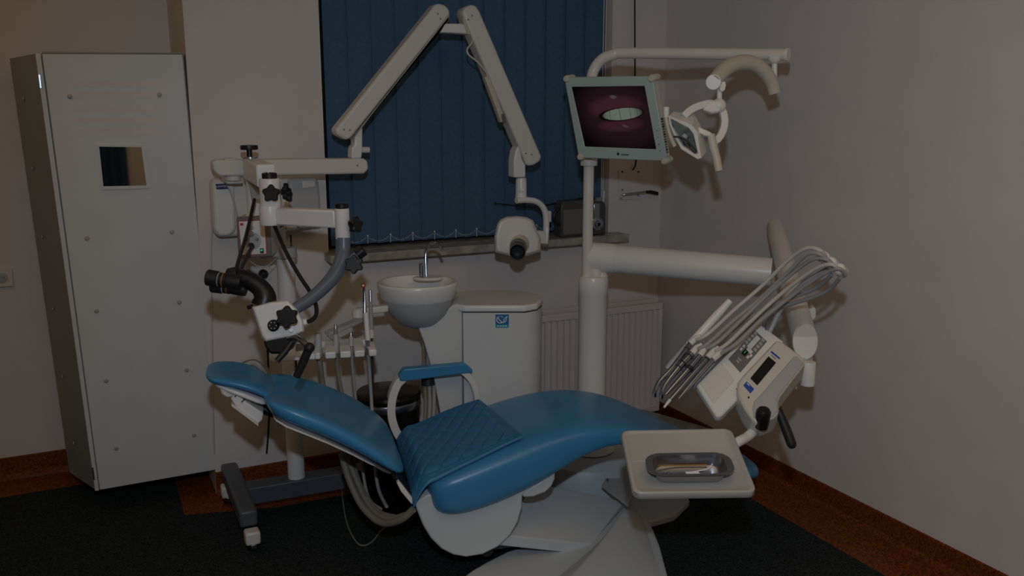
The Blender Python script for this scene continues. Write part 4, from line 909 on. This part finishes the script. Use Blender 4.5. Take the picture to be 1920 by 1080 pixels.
bm = BM(); tube(bm, [P(1478, 705, 2.76), P(1486, 716, 2.74), P(1492, 728, 2.74)], .006, 10, k=3); tube(bm, [P(1470, 730, 2.74), P(1480, 724, 2.75), P(1500, 712, 2.78)], .008, 10, k=3); obj('cable_end', bm, ltgrey, dk)
# hose hanger
hg = [P(1527, 468, 2.60), P(1548, 484, 2.57), P(1566, 497, 2.55), P(1578, 508, 2.53)]
for (x, y, d) in ((1552, 486, 2.62), (1566, 497, 2.60), (1582, 509, 2.58)):
    bm = BM(); tube(bm, [K(1430, 610, -.02)*0+P(x-3, y+1, d+.05), P(x-8, y-4, d)], .017, 16); ball(bm, P(x-8, y-4, d), .018); ball(bm, P(x-3, y+1, d+.05), .018); obj('hose_roller', bm, white, dk)
bm = BM(); tube(bm, [K(1440, 624, -.02), P(1470, 570, 2.80), P(1510, 530, 2.72), P(1560, 500, 2.64)], .008, 12, k=4); obj('hanger_rod', bm, ltgrey, dk)
bm = BM(); tube(bm, [P(1425, 606, 2.80), P(1426, 596, 2.80), P(1430, 590, 2.78)], .003, 8, k=3); tube(bm, [P(1436, 618, 2.80), P(1438, 604, 2.79), P(1450, 590, 2.78)], .003, 8, k=3); obj('wire_hook', bm, chrome, dk)
bm = BM(); beam(bm, K(1482, 668, -.06), P(1511, 668, 2.86), .05, .04); obj('console_mount', bm, warmw, dk, bevel=.004)

# ------------------------------------------------------------------ instruments with hoses on the console
def inst_group(name, label, sleeve, tip, style, arc, hm, off=.035, ret=None):
    s0 = K(*sleeve, off); 
    pts = [K(*q, off) for q in tip]
    t = thing(name, label, 'dental handpiece', pts[-1], 'handpieces on the console')
    bm = BM()
    a_ = K(*arc[0][:2], off)
    hp_ = [s0]+[P(x, y, d) for x, y, d in arc]
    tube(bm, hp_, .0062, 10, k=6); obj('hose', bm, hm, t)
    d_ = (pts[0]-hp_[1]).normalized()
    bm = BM(); tube(bm, [s0-d_*.03, s0-d_*.01, pts[0]], [.0065, .010, .0105], 14); obj('hose_sleeve', bm, style.get('sleeve', warmw), t)
    bm = BM(); tube(bm, pts, [q*1.2 for q in style['r']], 14, k=3); obj('handpiece_body', bm, style.get('body', chrome), t)
    if style.get('head'):
        c_ = pts[-1]; ax_ = (pts[-1]-pts[-2]).normalized(); q_ = ax_.cross(n_d).normalized()
        bm = BM(); cyl(bm, c_-n_d*.010+q_*.0, c_+n_d*.010, .0068, 16); cyl(bm, c_-n_d*.016, c_-n_d*.010, .0045, 12); obj('turbine_head', bm, chrome, t)
    for f_ in style.get('rings', ()):
        p_ = pts[0].lerp(pts[1], f_); dd = (pts[1]-pts[0]).normalized(); bm = BM(); cyl(bm, p_, p_+dd*.004, style['r'][0]*1.3, 16); obj('grip_ring', bm, style.get('ringm', inkd), t)
    if style.get('nozzle'):
        bm = BM(); tube(bm, [pts[-1], K(*style['nozzle'], off)], [.005, .0035], 10); obj('nozzle', bm, inkw, t)
    return t
inst_group('turbine_handpiece', 'chrome angled turbine handpiece, leftmost under the grey sheath on the console', (1298, 651), [(1293, 657), (1262, 700), (1236, 728), (1227, 750)], dict(r=[.006, .0068, .0058, .0055], head=1, rings=(.2, .8)),
           [(1325, 628, 2.74), (1378, 580, 2.76), (1430, 535, 2.74), (1478, 488, 2.68), (1512, 466, 2.62), (1538, 470, 2.59), (1552, 486, 2.62)], hosew)
inst_group('motor_handpiece', 'chrome contra-angle handpiece with a thick motor, second from the left on the console', (1300, 668), [(1296, 676), (1270, 704), (1246, 735), (1240, 753)], dict(r=[.0095, .0095, .0062, .0055], head=1, rings=(.15, .6, .9)),
           [(1325, 646, 2.73), (1370, 606, 2.75), (1425, 560, 2.74), (1480, 508, 2.67), (1515, 476, 2.61), (1543, 480, 2.58), (1556, 497, 2.60)], hose)
inst_group('straight_handpiece', 'chrome straight handpiece with black rings, third from the left on the console', (1316, 669), [(1311, 680), (1287, 708), (1262, 736), (1247, 753)], dict(r=[.0088, .0085, .006, .003], rings=(.72, .8, .88)),
           [(1345, 642, 2.72), (1392, 598, 2.74), (1440, 552, 2.72), (1495, 505, 2.66), (1528, 485, 2.60), (1553, 488, 2.575), (1566, 505, 2.59)], hose)
inst_group('multifunction_syringe', 'chrome air-water syringe with a white nozzle, fourth from the left on the console', (1332, 674), [(1326, 684), (1300, 712), (1273, 743), (1256, 762)], dict(r=[.0068, .0072, .0065, .0045], nozzle=(1245, 776), rings=(.05,)),
           [(1362, 646, 2.71), (1405, 605, 2.73), (1460, 555, 2.71), (1505, 520, 2.65), (1538, 500, 2.595), (1563, 497, 2.565), (1576, 515, 2.58)], hosew)
inst_group('scaler_handpiece', 'slim chrome scaler handpiece, nearest the console deck edge', (1341, 680), [(1335, 686), (1312, 712), (1290, 738), (1272, 760)], dict(r=[.006, .006, .005, .002]),
           [(1380, 645, 2.70), (1425, 602, 2.72), (1478, 560, 2.70), (1522, 528, 2.64), (1552, 510, 2.59), (1574, 504, 2.56), (1586, 517, 2.575)], hose)
# hoses returning below the hanger
for i, pts in enumerate((((1576, 520, 2.585), (1552, 545, 2.66), (1510, 562, 2.72), (1455, 578, 2.78), (1415, 600, 2.80), (1390, 618, 2.81)), ((1560, 515, 2.60), (1530, 540, 2.68), (1480, 560, 2.74), (1430, 580, 2.79), (1395, 602, 2.81), (1370, 622, 2.81)))):
    bm = BM(); tube(bm, [P(*q) for q in pts], .0062, 10, k=6); obj('return_hose', bm, hose, dk)
# sheath
t = thing('grey_tipped_instrument', 'thick white and grey instrument lying behind the hoses left of the console', 'dental handpiece', K(1250, 694, .01))
bm = BM(); tube(bm, [P(1369, 564, 2.80), P(1345, 590, 2.80), P(1318, 620, 2.80), P(1291, 648, 2.80)], [.010, .0135, .0135, .0125], 16); obj('white_sleeve', bm, white, t)
bm = BM(); tube(bm, [P(1291, 648, 2.80), P(1262, 680, 2.80), P(1251, 692, 2.80)], [.0125, .012, .010], 16); obj('grey_tip', bm, ltgrey, t)

# ------------------------------------------------------------------ bracket table and steel dish
Da, Db = 2.32, 2.52
c4 = [P(1164, 806, Db), P(1371, 802, Db), P(1420, 922, Da), P(1188, 925, Da)]
tn = (c4[1]-c4[0]).cross(c4[3]-c4[0]).normalized()
if tn.z < 0: tn = -tn
def T4(u, v, off=0):
    return (c4[0]*(1-u)+c4[1]*u)*(1-v)+(c4[3]*(1-u)+c4[2]*u)*v+tn*off
bt = thing('bracket_table', 'white plastic bracket table on a curved tube, in front of the foot of the chair', 'tray table', T4(.5, .5, -.04))
def rrect(u0, v0, u1, v1, ru, rv, n=5, off=0):
    pts = []
    for cx, cy, a0_ in ((u1-ru, v0+rv, -90), (u1-ru, v1-rv, 0), (u0+ru, v1-rv, 90), (u0+ru, v0+rv, 180)):
        for i in range(n+1):
            a = R(a0_+90*i/n); pts.append(T4(cx+ru*math.cos(a), cy+rv*math.sin(a), off))
    return pts
bm = BM(); loft(bm, [rrect(.0, .0, 1, 1, .07, .09, off=-.022), rrect(-.004, -.004, 1.004, 1.004, .07, .09, off=-.018), rrect(0, 0, 1, 1, .07, .09, off=-.003), rrect(.012, .015, .988, .985, .065, .085, off=.0), rrect(.03, .035, .97, .965, .06, .08, off=-.0008), rrect(.038, .045, .962, .955, .06, .08, off=-.004)])
obj('table_top', bm, traym, bt, ang=50)
bm = BM(); beam(bm, T4(.0+.04, .50, -.0035), T4(.96, .50, -.0035), .006, .003, up=tn); obj('moulded_rib', bm, traym, bt, bevel=.001)
bm = BM(); tube(bm, [P(1424, 795, 2.64), P(1415, 806, 2.62), P(1400, 820, 2.59), P(1382, 830, 2.55), P(1340, 838, 2.50)-ZZ*.03], .0145, 18, k=5); obj('support_tube', bm, white, bt)
bm = BM(); beam(bm, T4(.25, .3, -.034), T4(.75, .3, -.034), .10, .02, up=tn); obj('under_bracket', bm, ltgrey, bt)
# dish: rim outline in table coordinates
dishm = steel
t = thing('steel_dish', 'oblong stainless steel instrument dish on the bracket table', 'dish', T4(.5, .7, .0))
def dring(su, sv, off, r=.09):
    cu_, cv_ = .487, .725
    return rrect(cu_-su, cv_-sv, cu_+su, cv_+sv, r*su/.33, r*1.1*sv/.19*1.0, n=5, off=off)
H_ = .035
bm = BM(); rings = [dring(.27, .125, .000, .10), dring(.285, .138, H_*.4, .10), dring(.30, .145, H_-.001, .10), dring(.36, .178, H_-.001, .13), dring(.36, .178, H_+.001, .13), dring(.298, .143, H_+.001, .10), dring(.283, .136, H_*.4, .10), dring(.266, .122, .0015, .10)]
vr = [[bm.verts.new(p) for p in r] for r in rings]; n = len(vr[0])
for a_, b_ in zip(vr, vr[1:]):
    for i in range(n): bm.faces.new((a_[i], a_[(i+1) % n], b_[(i+1) % n], b_[i]))
bm.faces.new(vr[0]); bm.faces.new(list(reversed(vr[-1]))); obj('dish_body', bm, dishm, t, ang=50)
ins = [('dental_probe', 'thin steel probe lying in the dish', [(.30, 0.740, .010), (.38, 0.730, .004), (.62, 0.680, .004)], .0012, steel),
       ('tweezers', 'steel tweezers with white bands in the right of the dish', [(.70, 0.640, .016), (.66, 0.680, .008), (.58, 0.700, .005), (.48, 0.720, .004)], .0018, inkw),
       ('amber_probe', 'amber-handled instrument along the back of the dish', [(.24, 0.640, .012), (.40, 0.615, .006), (.66, 0.615, .006)], .0018, orange),
       ('short_scraper', 'short amber-handled scraper at the front of the dish', [(.36, 0.780, .004), (.44, 0.760, .004), (.52, 0.740, .005)], .0016, orange)]
for nm, lb_, pts, r_, m_ in ins:
    bm = BM(); tube(bm, [T4(u, v, o_) for u, v, o_ in pts], r_, 8, k=3); obj(nm, bm, m_, label=lb_, cat='dental instrument')
bm = BM(); prism(bm, [T4(.46, 0.725, .0085), T4(.57, 0.715, .0085), T4(.575, 0.755, .0085), T4(.465, 0.765, .0085)], -tn*.003); obj('paper_tag', bm, inkw, label='small white printed strip lying in the steel dish', cat='tag')
bm = BM(); lathe(bm, T4(.30, 0.760, .004), [(.010, 0), (.012, .002), (.010, .004), (.006, .003), (0, .003)], tn, 18); obj('mouth_mirror', bm, chrome, label='round mouth mirror at the left end of the dish', cat='mirror')

# ------------------------------------------------------------------ spittoon unit
DS = 3.48
su = thing('spittoon_unit', 'white dental spittoon unit with ceramic bowl and curved cabinet behind the chair', 'spittoon', P(930, 800, 3.6)*1.0)
su_base = Vector((P(930, 800, 3.6).x, P(930, 800, 3.6).y, 0))
def D2(x, y, d=DS): return P(x, y, d)
bc = D2(783, 539, 3.42)  # rim centre
rx_ = 75/FPX*3.42
prof = [(.0, -.150), (.035, -.146), (.07, -.132), (.105, -.105), (.128, -.072), (.139, -.045), (.1405, -.041)]
bm = BM(); lathe(bm, bc-ZZ*.0, [(.0, -.162), (.030, -.158), (.068, -.142), (.102, -.110), (.126, -.070), (.134, -.040)], ZZ, 44, xa=RT, sy=.92); obj('bowl_underside', bm, ltgrey, su)
bm = BM(); lathe(bm, bc, [(.134, -.042), (.140, -.036), (.1535, .006), (.1545, .018), (.150, .025), (.138, .024), (.125, .008), (.10, -.018), (.06, -.032), (0, -.036)], ZZ, 44, xa=RT, sy=.92); obj('bowl', bm, white, su)
tb0 = bc+ZZ*.024+CV*.115
bm = BM(); lathe(bm, bc+ZZ*.020+CV*.06+RT*.05, [(.055, 0), (.06, .006), (.055, .010), (0, .010)], ZZ, 26, xa=RT, sy=.6); obj('tap_ledge', bm, white, su)
tpb = D2(797, 524, 3.48)
bm = BM(); tube(bm, [D2(800, 522, 3.48), D2(798, 490, 3.48), D2(799, 470, 3.48), D2(804, 458, 3.47), D2(815, 455, 3.45), D2(824, 460, 3.44), D2(829, 469, 3.43)], .0055, 12, k=5); obj('tap', bm, chrome, su)
bm = BM(); tube(bm, [D2(789, 523, 3.47), D2(787, 500, 3.47), D2(789, 492, 3.465), D2(792, 500, 3.46), D2(792, 523, 3.46)], .004, 10, k=4); obj('cup_filler', bm, chrome, su)
bm = BM(); lathe(bm, D2(795, 525, 3.47), [(.022, 0), (.022, .004), (0, .005)], ZZ, 20); obj('tap_base', bm, chrome, su)
# cabinet : footprint from pixels at the lid height
zt_ = .80
# lid height chosen so the front edge sits at D ~3.5
cf = D2(1018, 566, 3.50); zl = cf.z
fp = [P(x, y, Z=zl) for x, y in ((848, 570), (870, 573), (930, 573), (985, 573), (1008, 569), (1018, 560), (1010, 551), (985, 545), (940, 543), (890, 543), (850, 548))]
bm = BM(); prism(bm, [p-ZZ*.026 for p in fp], ZZ*.026); obj('cabinet_lid', bm, white, su, bevel=.008, seg=3)
fb = [P(x, y, Z=zl) for x, y in ((868, 572), (930, 572), (985, 572), (1006, 568), (1016, 560), (1008, 552), (985, 546), (930, 544), (868, 546))]
bm = BM(); prism(bm, [p-ZZ*.030 for p in fb], -ZZ*(zl-.03)); obj('cabinet_body', bm, offw, su, ang=50)
# door line
fd = P(868, 573, Z=zl)
# pedestal wing flowing down from bowl
wing = [(783, 612), (812, 600), (840, 578), (852, 570), (869, 573), (869, 900), (842, 895), (829, 800), (812, 705), (795, 645)]
bm = BM(); prism(bm, [P(x, y, Y=fd.y+.025) for x, y in wing], Vector((FW.x, FW.y, 0))*.16); obj('pedestal_wing', bm, offw, su, bevel=.01, seg=3)
bm = BM(); prism(bm, [P(867.2, 578, Y=fd.y+.0215), P(868.6, 578, Y=fd.y+.0215), P(868.6, 900, Y=fd.y+.0215), P(867.2, 900, Y=fd.y+.0215)], Vector((0, .004, 0))); obj('door_gap', bm, inkg, su, smooth=False)
bm = BM(); bl_ = fp[1:6]
for i in range(len(fb[:5])-1):
    a_, b_ = fb[i]-ZZ*.028, fb[i+1]-ZZ*.028; beam(bm, a_, b_, .004, .0035)
obj('lid_gap', bm, inkd, su, smooth=False)
fyc = fb[1].lerp(fb[2], .3)
def CF(x, y, off=0): # front face plane of the cabinet
    n = (fb[2]-fb[0]).cross(ZZ).normalized()
    if n.dot(FW) > 0: n = -n
    return PL(x, y, fb[1], n, off)
bm = BM(); nn = (CF(900, 600, 1)-CF(900, 600)); prism(bm, [CF(929, 589.5, .002), CF(954, 589.5, .002), CF(954, 614, .002), CF(929, 614, .002)], -nn*.002); lg = obj('logo_sticker', bm, mat('sticker_blue', (.015, .14, .36), .5), su, smooth=False, label='blue square logo sticker')
bm = BM(); prism(bm, [CF(929, 608, .0026), CF(954, 608, .0026), CF(954, 614, .0026), CF(929, 614, .0026)], -nn*.002); obj('sticker_band', bm, tealL, lg, smooth=False)
bm = BM(); c_ = CF(938, 599, .003); r_ = 6.5/FPX*3.5
pts_o = [c_+RT*math.cos(R(a))*r_+UP*math.sin(R(a))*r_ for a in range(40, 321, 20)]; 
tube(bm, pts_o, .0018, 8); obj('logo_ring', bm, inkw, lg)
bm = BM(); tube(bm, [CF(934, 596, .003), CF(940, 603, .003), CF(946, 604, .003), CF(949, 600, .003), CF(950, 594, .003)], .0018, 8, k=4); tube(bm, [CF(944, 605, .003), CF(946, 597, .003), CF(952, 593, .003)], .0018, 8, k=3); obj('logo_swoosh', bm, inkw, lg)
for x_ in range(932, 952, 5):
    bm = BM(); prism(bm, [CF(x_, 610, .004), CF(x_+3.5, 610, .004), CF(x_+3.5, 612, .004), CF(x_, 612, .004)], -nn*.0015); obj('sticker_lettering', bm, inkw, lg, smooth=False)
# drain hoses below the bowl
for x0, x1, m_ in ((795, 800, hoset), (803, 808, hose), (812, 816, hose)):
    bm = BM(); tube(bm, [D2(x0-1, 640, 3.52), D2(x0, 690, 3.50), D2(x1-2, 750, 3.48), D2(x1-4, 800, 3.46), D2(x1-4, 860, 3.5)], .0075, 10, k=4); obj('drain_hose', bm, m_, su)
bm = BM(); cyl(bm, D2(802, 705, 3.48), D2(803, 722, 3.48), .026); obj('hose_clamp', bm, rubber, su)
# assistant arm
bm = BM(); beam(bm, D2(668, 584, 3.36), D2(728, 577, 3.38), .04, .026); obj('assistant_arm', bm, warmw, su, bevel=.006)
bm = BM(); cyl(bm, D2(671, 597, 3.35), D2(671, 580, 3.35), .022); obj('arm_knuckle', bm, warmw, su, bevel=.003)
bm = BM(); beam(bm, D2(674, 600, 3.34), D2(615, 625, 3.22), .04, .014); obj('assistant_arm', bm, ltgrey, su, bevel=.004)
# instrument holder bar
def HB(u, v, z=0): # u along bar, v depth
    a_, b_ = P(505, 679, 3.06), P(706, 650, 3.13); b_.z = a_.z; d_ = (b_-a_); n_ = Vector((-d_.y, d_.x, 0)).normalized()
    return a_+d_*u+n_*v+ZZ*z
bm = BM(); prism(bm, [HB(0, 0), HB(.42, 0), HB(.42, .17), HB(.0, .17)], ZZ*.02); hbm = obj('holder_bar', bm, white, su, bevel=.003)
for u0, u1 in ((.42, .47), (.515, .615), (.655, .755), (.79, .885), (.925, 1.0)):
    bm = BM(); prism(bm, [HB(u0, -.005), HB(u1, -.005), HB(u1, .145), HB(u0, .145)], ZZ*.024); obj('holder_finger', bm, white, hbm, bevel=.005, seg=3)
bm = BM(); prism(bm, [HB(.42, .14), HB(1, .14), HB(1, .175), HB(.42, .175)], ZZ*.024); obj('holder_spine', bm, white, hbm, bevel=.003)
bm = BM(); prism(bm, [HB(.24, .05, .02), HB(.40, .05, .02), HB(.40, .14, .02), HB(.24, .14, .02)], ZZ*.003); obj('keypad_film', bm, panelg, hbm, bevel=.001)
bm = BM(); tube(bm, [D2(615, 625, 3.22), HB(.7, .16, .01)], .012, 12); obj('holder_joint', bm, ltgrey, su)

# assistant's instruments hanging in the holder
def hang(name, label, x, ytop, ybot, d, parts, hpts, hr, hm):
    t = thing(name, label, 'dental instrument', P(x, ybot, d), 'instruments in the assistant holder')
    for nm, y0, y1, r0, r1, m_ in parts:
        x0 = x+(y0-ytop)*.03; x1 = x+(y1-ytop)*.03
        bm = BM(); tube(bm, [P(x0, y0, d), P(x1, y1, d)], [r0, r1], 18); obj(nm, bm, m_, t, bevel=.001)
    bm = BM(); tube(bm, [P(*q) for q in hpts], hr, 12, k=6); obj('hose', bm, hm, t)
hang('large_suction_handle', 'thick grey suction handle, leftmost in the assistant holder', 596, 625, 675, 3.17, [('grip', 626, 668, .0125, .0135, ltgrey), ('cap', 624, 627, .010, .0125, inkg)], [(597, 667, 3.17), (601, 690, 3.17), (606, 725, 3.2), (625, 800, 3.2), (660, 880, 3.15), (690, 945, 3.1), (725, 972, 3.02), (762, 965, 2.95)], .0105, hoset)
hang('small_suction_handle', 'grey suction handle with metal tip, second from left in the assistant holder', 629, 608, 665, 3.18, [('tip', 608, 618, .005, .0055, steel), ('neck', 617, 628, .0075, .008, hoset), ('grip', 627, 662, .0095, .0105, ltgrey)], [(631, 660, 3.18), (634, 700, 3.2), (645, 760, 3.22), (655, 830, 3.2), (672, 900, 3.15), (705, 955, 3.08), (745, 970, 2.98)], .008, hoset)
hang('suction_cannula_holder', 'short pale saliva-ejector handle in the assistant holder', 658, 624, 655, 3.19, [('tip', 623, 632, .004, .005, steel), ('grip', 631, 649, .008, .009, ltgrey)], [(659, 648, 3.19), (661, 690, 3.2), (668, 760, 3.24), (676, 850, 3.22), (690, 930, 3.15), (715, 955, 3.1)], .0055, hose)
t = thing('curing_light', 'white curing light with black probe and red-rimmed tip in the assistant holder', 'curing light', P(688, 645, 3.18), 'instruments in the assistant holder')
bm = BM(); tube(bm, [P(686, 586, 3.18), P(690, 640, 3.18)], [.0095, .0085], 18); obj('handle', bm, mscopew, t, bevel=.001)
bm = BM(); tube(bm, [P(683, 545, 3.18), P(684, 567, 3.18), P(684, 587, 3.18)], [.0035, .0045, .0085], 14); obj('probe', bm, steel, t)
bm = BM(); tube(bm, [P(682, 538, 3.18), P(683, 566, 3.18)], [.004, .0048], 12); obj('light_rod', bm, black, t)
c_ = P(681.5, 536, 3.175)
bm = BM(); lathe(bm, c_, [(.008, 0), (.009, .003), (.005, .006), (.004, .003)], (-FW+UP*.2), 20); obj('tip_ring', bm, redm, t)
bm = BM(); lathe(bm, c_, [(.0042, .003), (.0042, .0065), (0, .007)], (-FW+UP*.2), 14); obj('tip_lens', bm, inkw, t)
bm = BM(); tube(bm, [P(689, 638, 3.17), P(690, 666, 3.17)], [.009, .006], 14); obj('chrome_joint', bm, chrome, t)
bm = BM(); tube(bm, [P(690, 664, 3.17), P(693, 700, 3.2), P(697, 760, 3.22), P(700, 830, 3.2), P(708, 910, 3.15), P(725, 950, 3.05)], .0062, 12, k=6); obj('hose', bm, hose, t)
hang('triple_syringe', 'slim metal syringe at the right end of the assistant holder', 694, 544, 655, 3.24, [('nozzle', 544, 566, .006, .0065, steel), ('grip', 565, 618, .0065, .009, hose), ('collar', 618, 634, .011, .011, cream)], [(697, 632, 3.24), (698, 670, 3.24), (699, 710, 3.24), (695, 770, 3.25), (700, 850, 3.2)], .0045, inkg and rubber)
# cable bundles on the floor by the chair hinge
bm = BM(); tube(bm, [P(640, 850, 3.1), P(655, 900, 3.1), P(680, 950, 3.08), P(715, 980, 3.02), P(750, 975, 2.95), P(775, 955, 2.92)], .012, 12, k=6); obj('corrugated_hose', bm, hoset, label='thick taupe hose looping under the backrest to the chair base', cat='hose')
bm = BM(); pz_ = [P(640, 905, Z=.02), P(643, 940, Z=.012), P(652, 985, Z=.004), P(672, 1020, Z=.004), P(695, 1018, Z=.004), P(715, 995, Z=.01), P(735, 978, Z=.05)]
tube(bm, pz_, .0028, 8, k=6); obj('thin_cable', bm, hoset, label='thin cable looping on the carpet behind the chair hinge', cat='cable')
bm = BM(); tube(bm, [P(433, 700, Y=3.66), P(450, 680, Y=3.66), P(478, 672, Y=3.66), P(500, 690, Y=3.66), P(512, 730, Y=3.66), P(520, 800, Y=3.67)], .006, 10, k=6); tube(bm, [P(440, 704, Y=3.67), P(470, 682, Y=3.67), P(495, 700, Y=3.67), P(508, 740, Y=3.67)], .005, 10, k=6); obj('coiled_hose', bm, hosew, label='pale hose arching against the wall behind the headrest', cat='hose')
bm = BM(); tube(bm, [P(412, 333, Y=3.56), P(425, 345, Y=3.56), P(438, 375, Y=3.56), P(445, 405, Y=3.57)], .003, 8, k=6); obj('wire', bm, hosew, label='pale wire hanging below the left end of the x-ray arm', cat='wire')
bm = BM(); tube(bm, [P(398, 430, Y=3.69), P(396, 470, Y=3.69), P(397, 560, Y=3.69), P(400, 760, Y=3.69), P(402, 850, Y=3.69)], .003, 8, k=4); obj('wall_cable', bm, hosew, label='pale cable running down the wall right of the cabinet', cat='cable')

# ------------------------------------------------------------------ waste bin
bcn = P(728, 731, 3.5); bn = thing('waste_bin', 'black metal pedal bin behind the armrest', 'bin', (bcn.x, bcn.y, 0))
zb_ = bcn.z; g0 = Vector((bcn.x, bcn.y, 0))
bm = BM(); lathe(bm, g0, [(.108, 0), (.112, .01), (.120, zb_-.075), (.121, zb_-.06)], ZZ, 40); obj('bin_body', bm, binm, bn)
bm = BM(); lathe(bm, g0, [(.124, zb_-.06), (.126, zb_-.055), (.126, zb_-.035), (.124, zb_-.03)], ZZ, 40); obj('rim_band', bm, steel, bn)
bm = BM(); lathe(bm, g0, [(.126, zb_-.03), (.128, zb_-.012), (.122, zb_-.002), (.09, zb_+.006), (0, zb_+.008)], ZZ, 40); obj('lid', bm, binm, bn)
bm = BM(); box(bm, g0.x-.03, g0.x+.03, g0.y-.15, g0.y-.10, .01, .025); obj('pedal', bm, black, bn, bevel=.004)

# ------------------------------------------------------------------ grey floor box at the foot of the radiator
fbx = [P(1196, 766, Z=.10), P(1215, 769, Z=.10), P(1337, 804, Z=.10), P(1330, 850, Z=.10), P(1230, 850, Z=.10)]
bm = BM(); prism(bm, [p-ZZ*.10 for p in fbx], ZZ*.10); obj('floor_box', bm, MATS['cabinet_side_grey'], bevel=.006, label='low grey floor connection box behind the foot of the chair', cat='floor box')
# caster ring of the microscope seen beneath the hoses is part of the stand
su.location = su_base; d_ = su_base-WL[su]
for c_ in su.children: c_.location -= d_
WL[su] = su_base
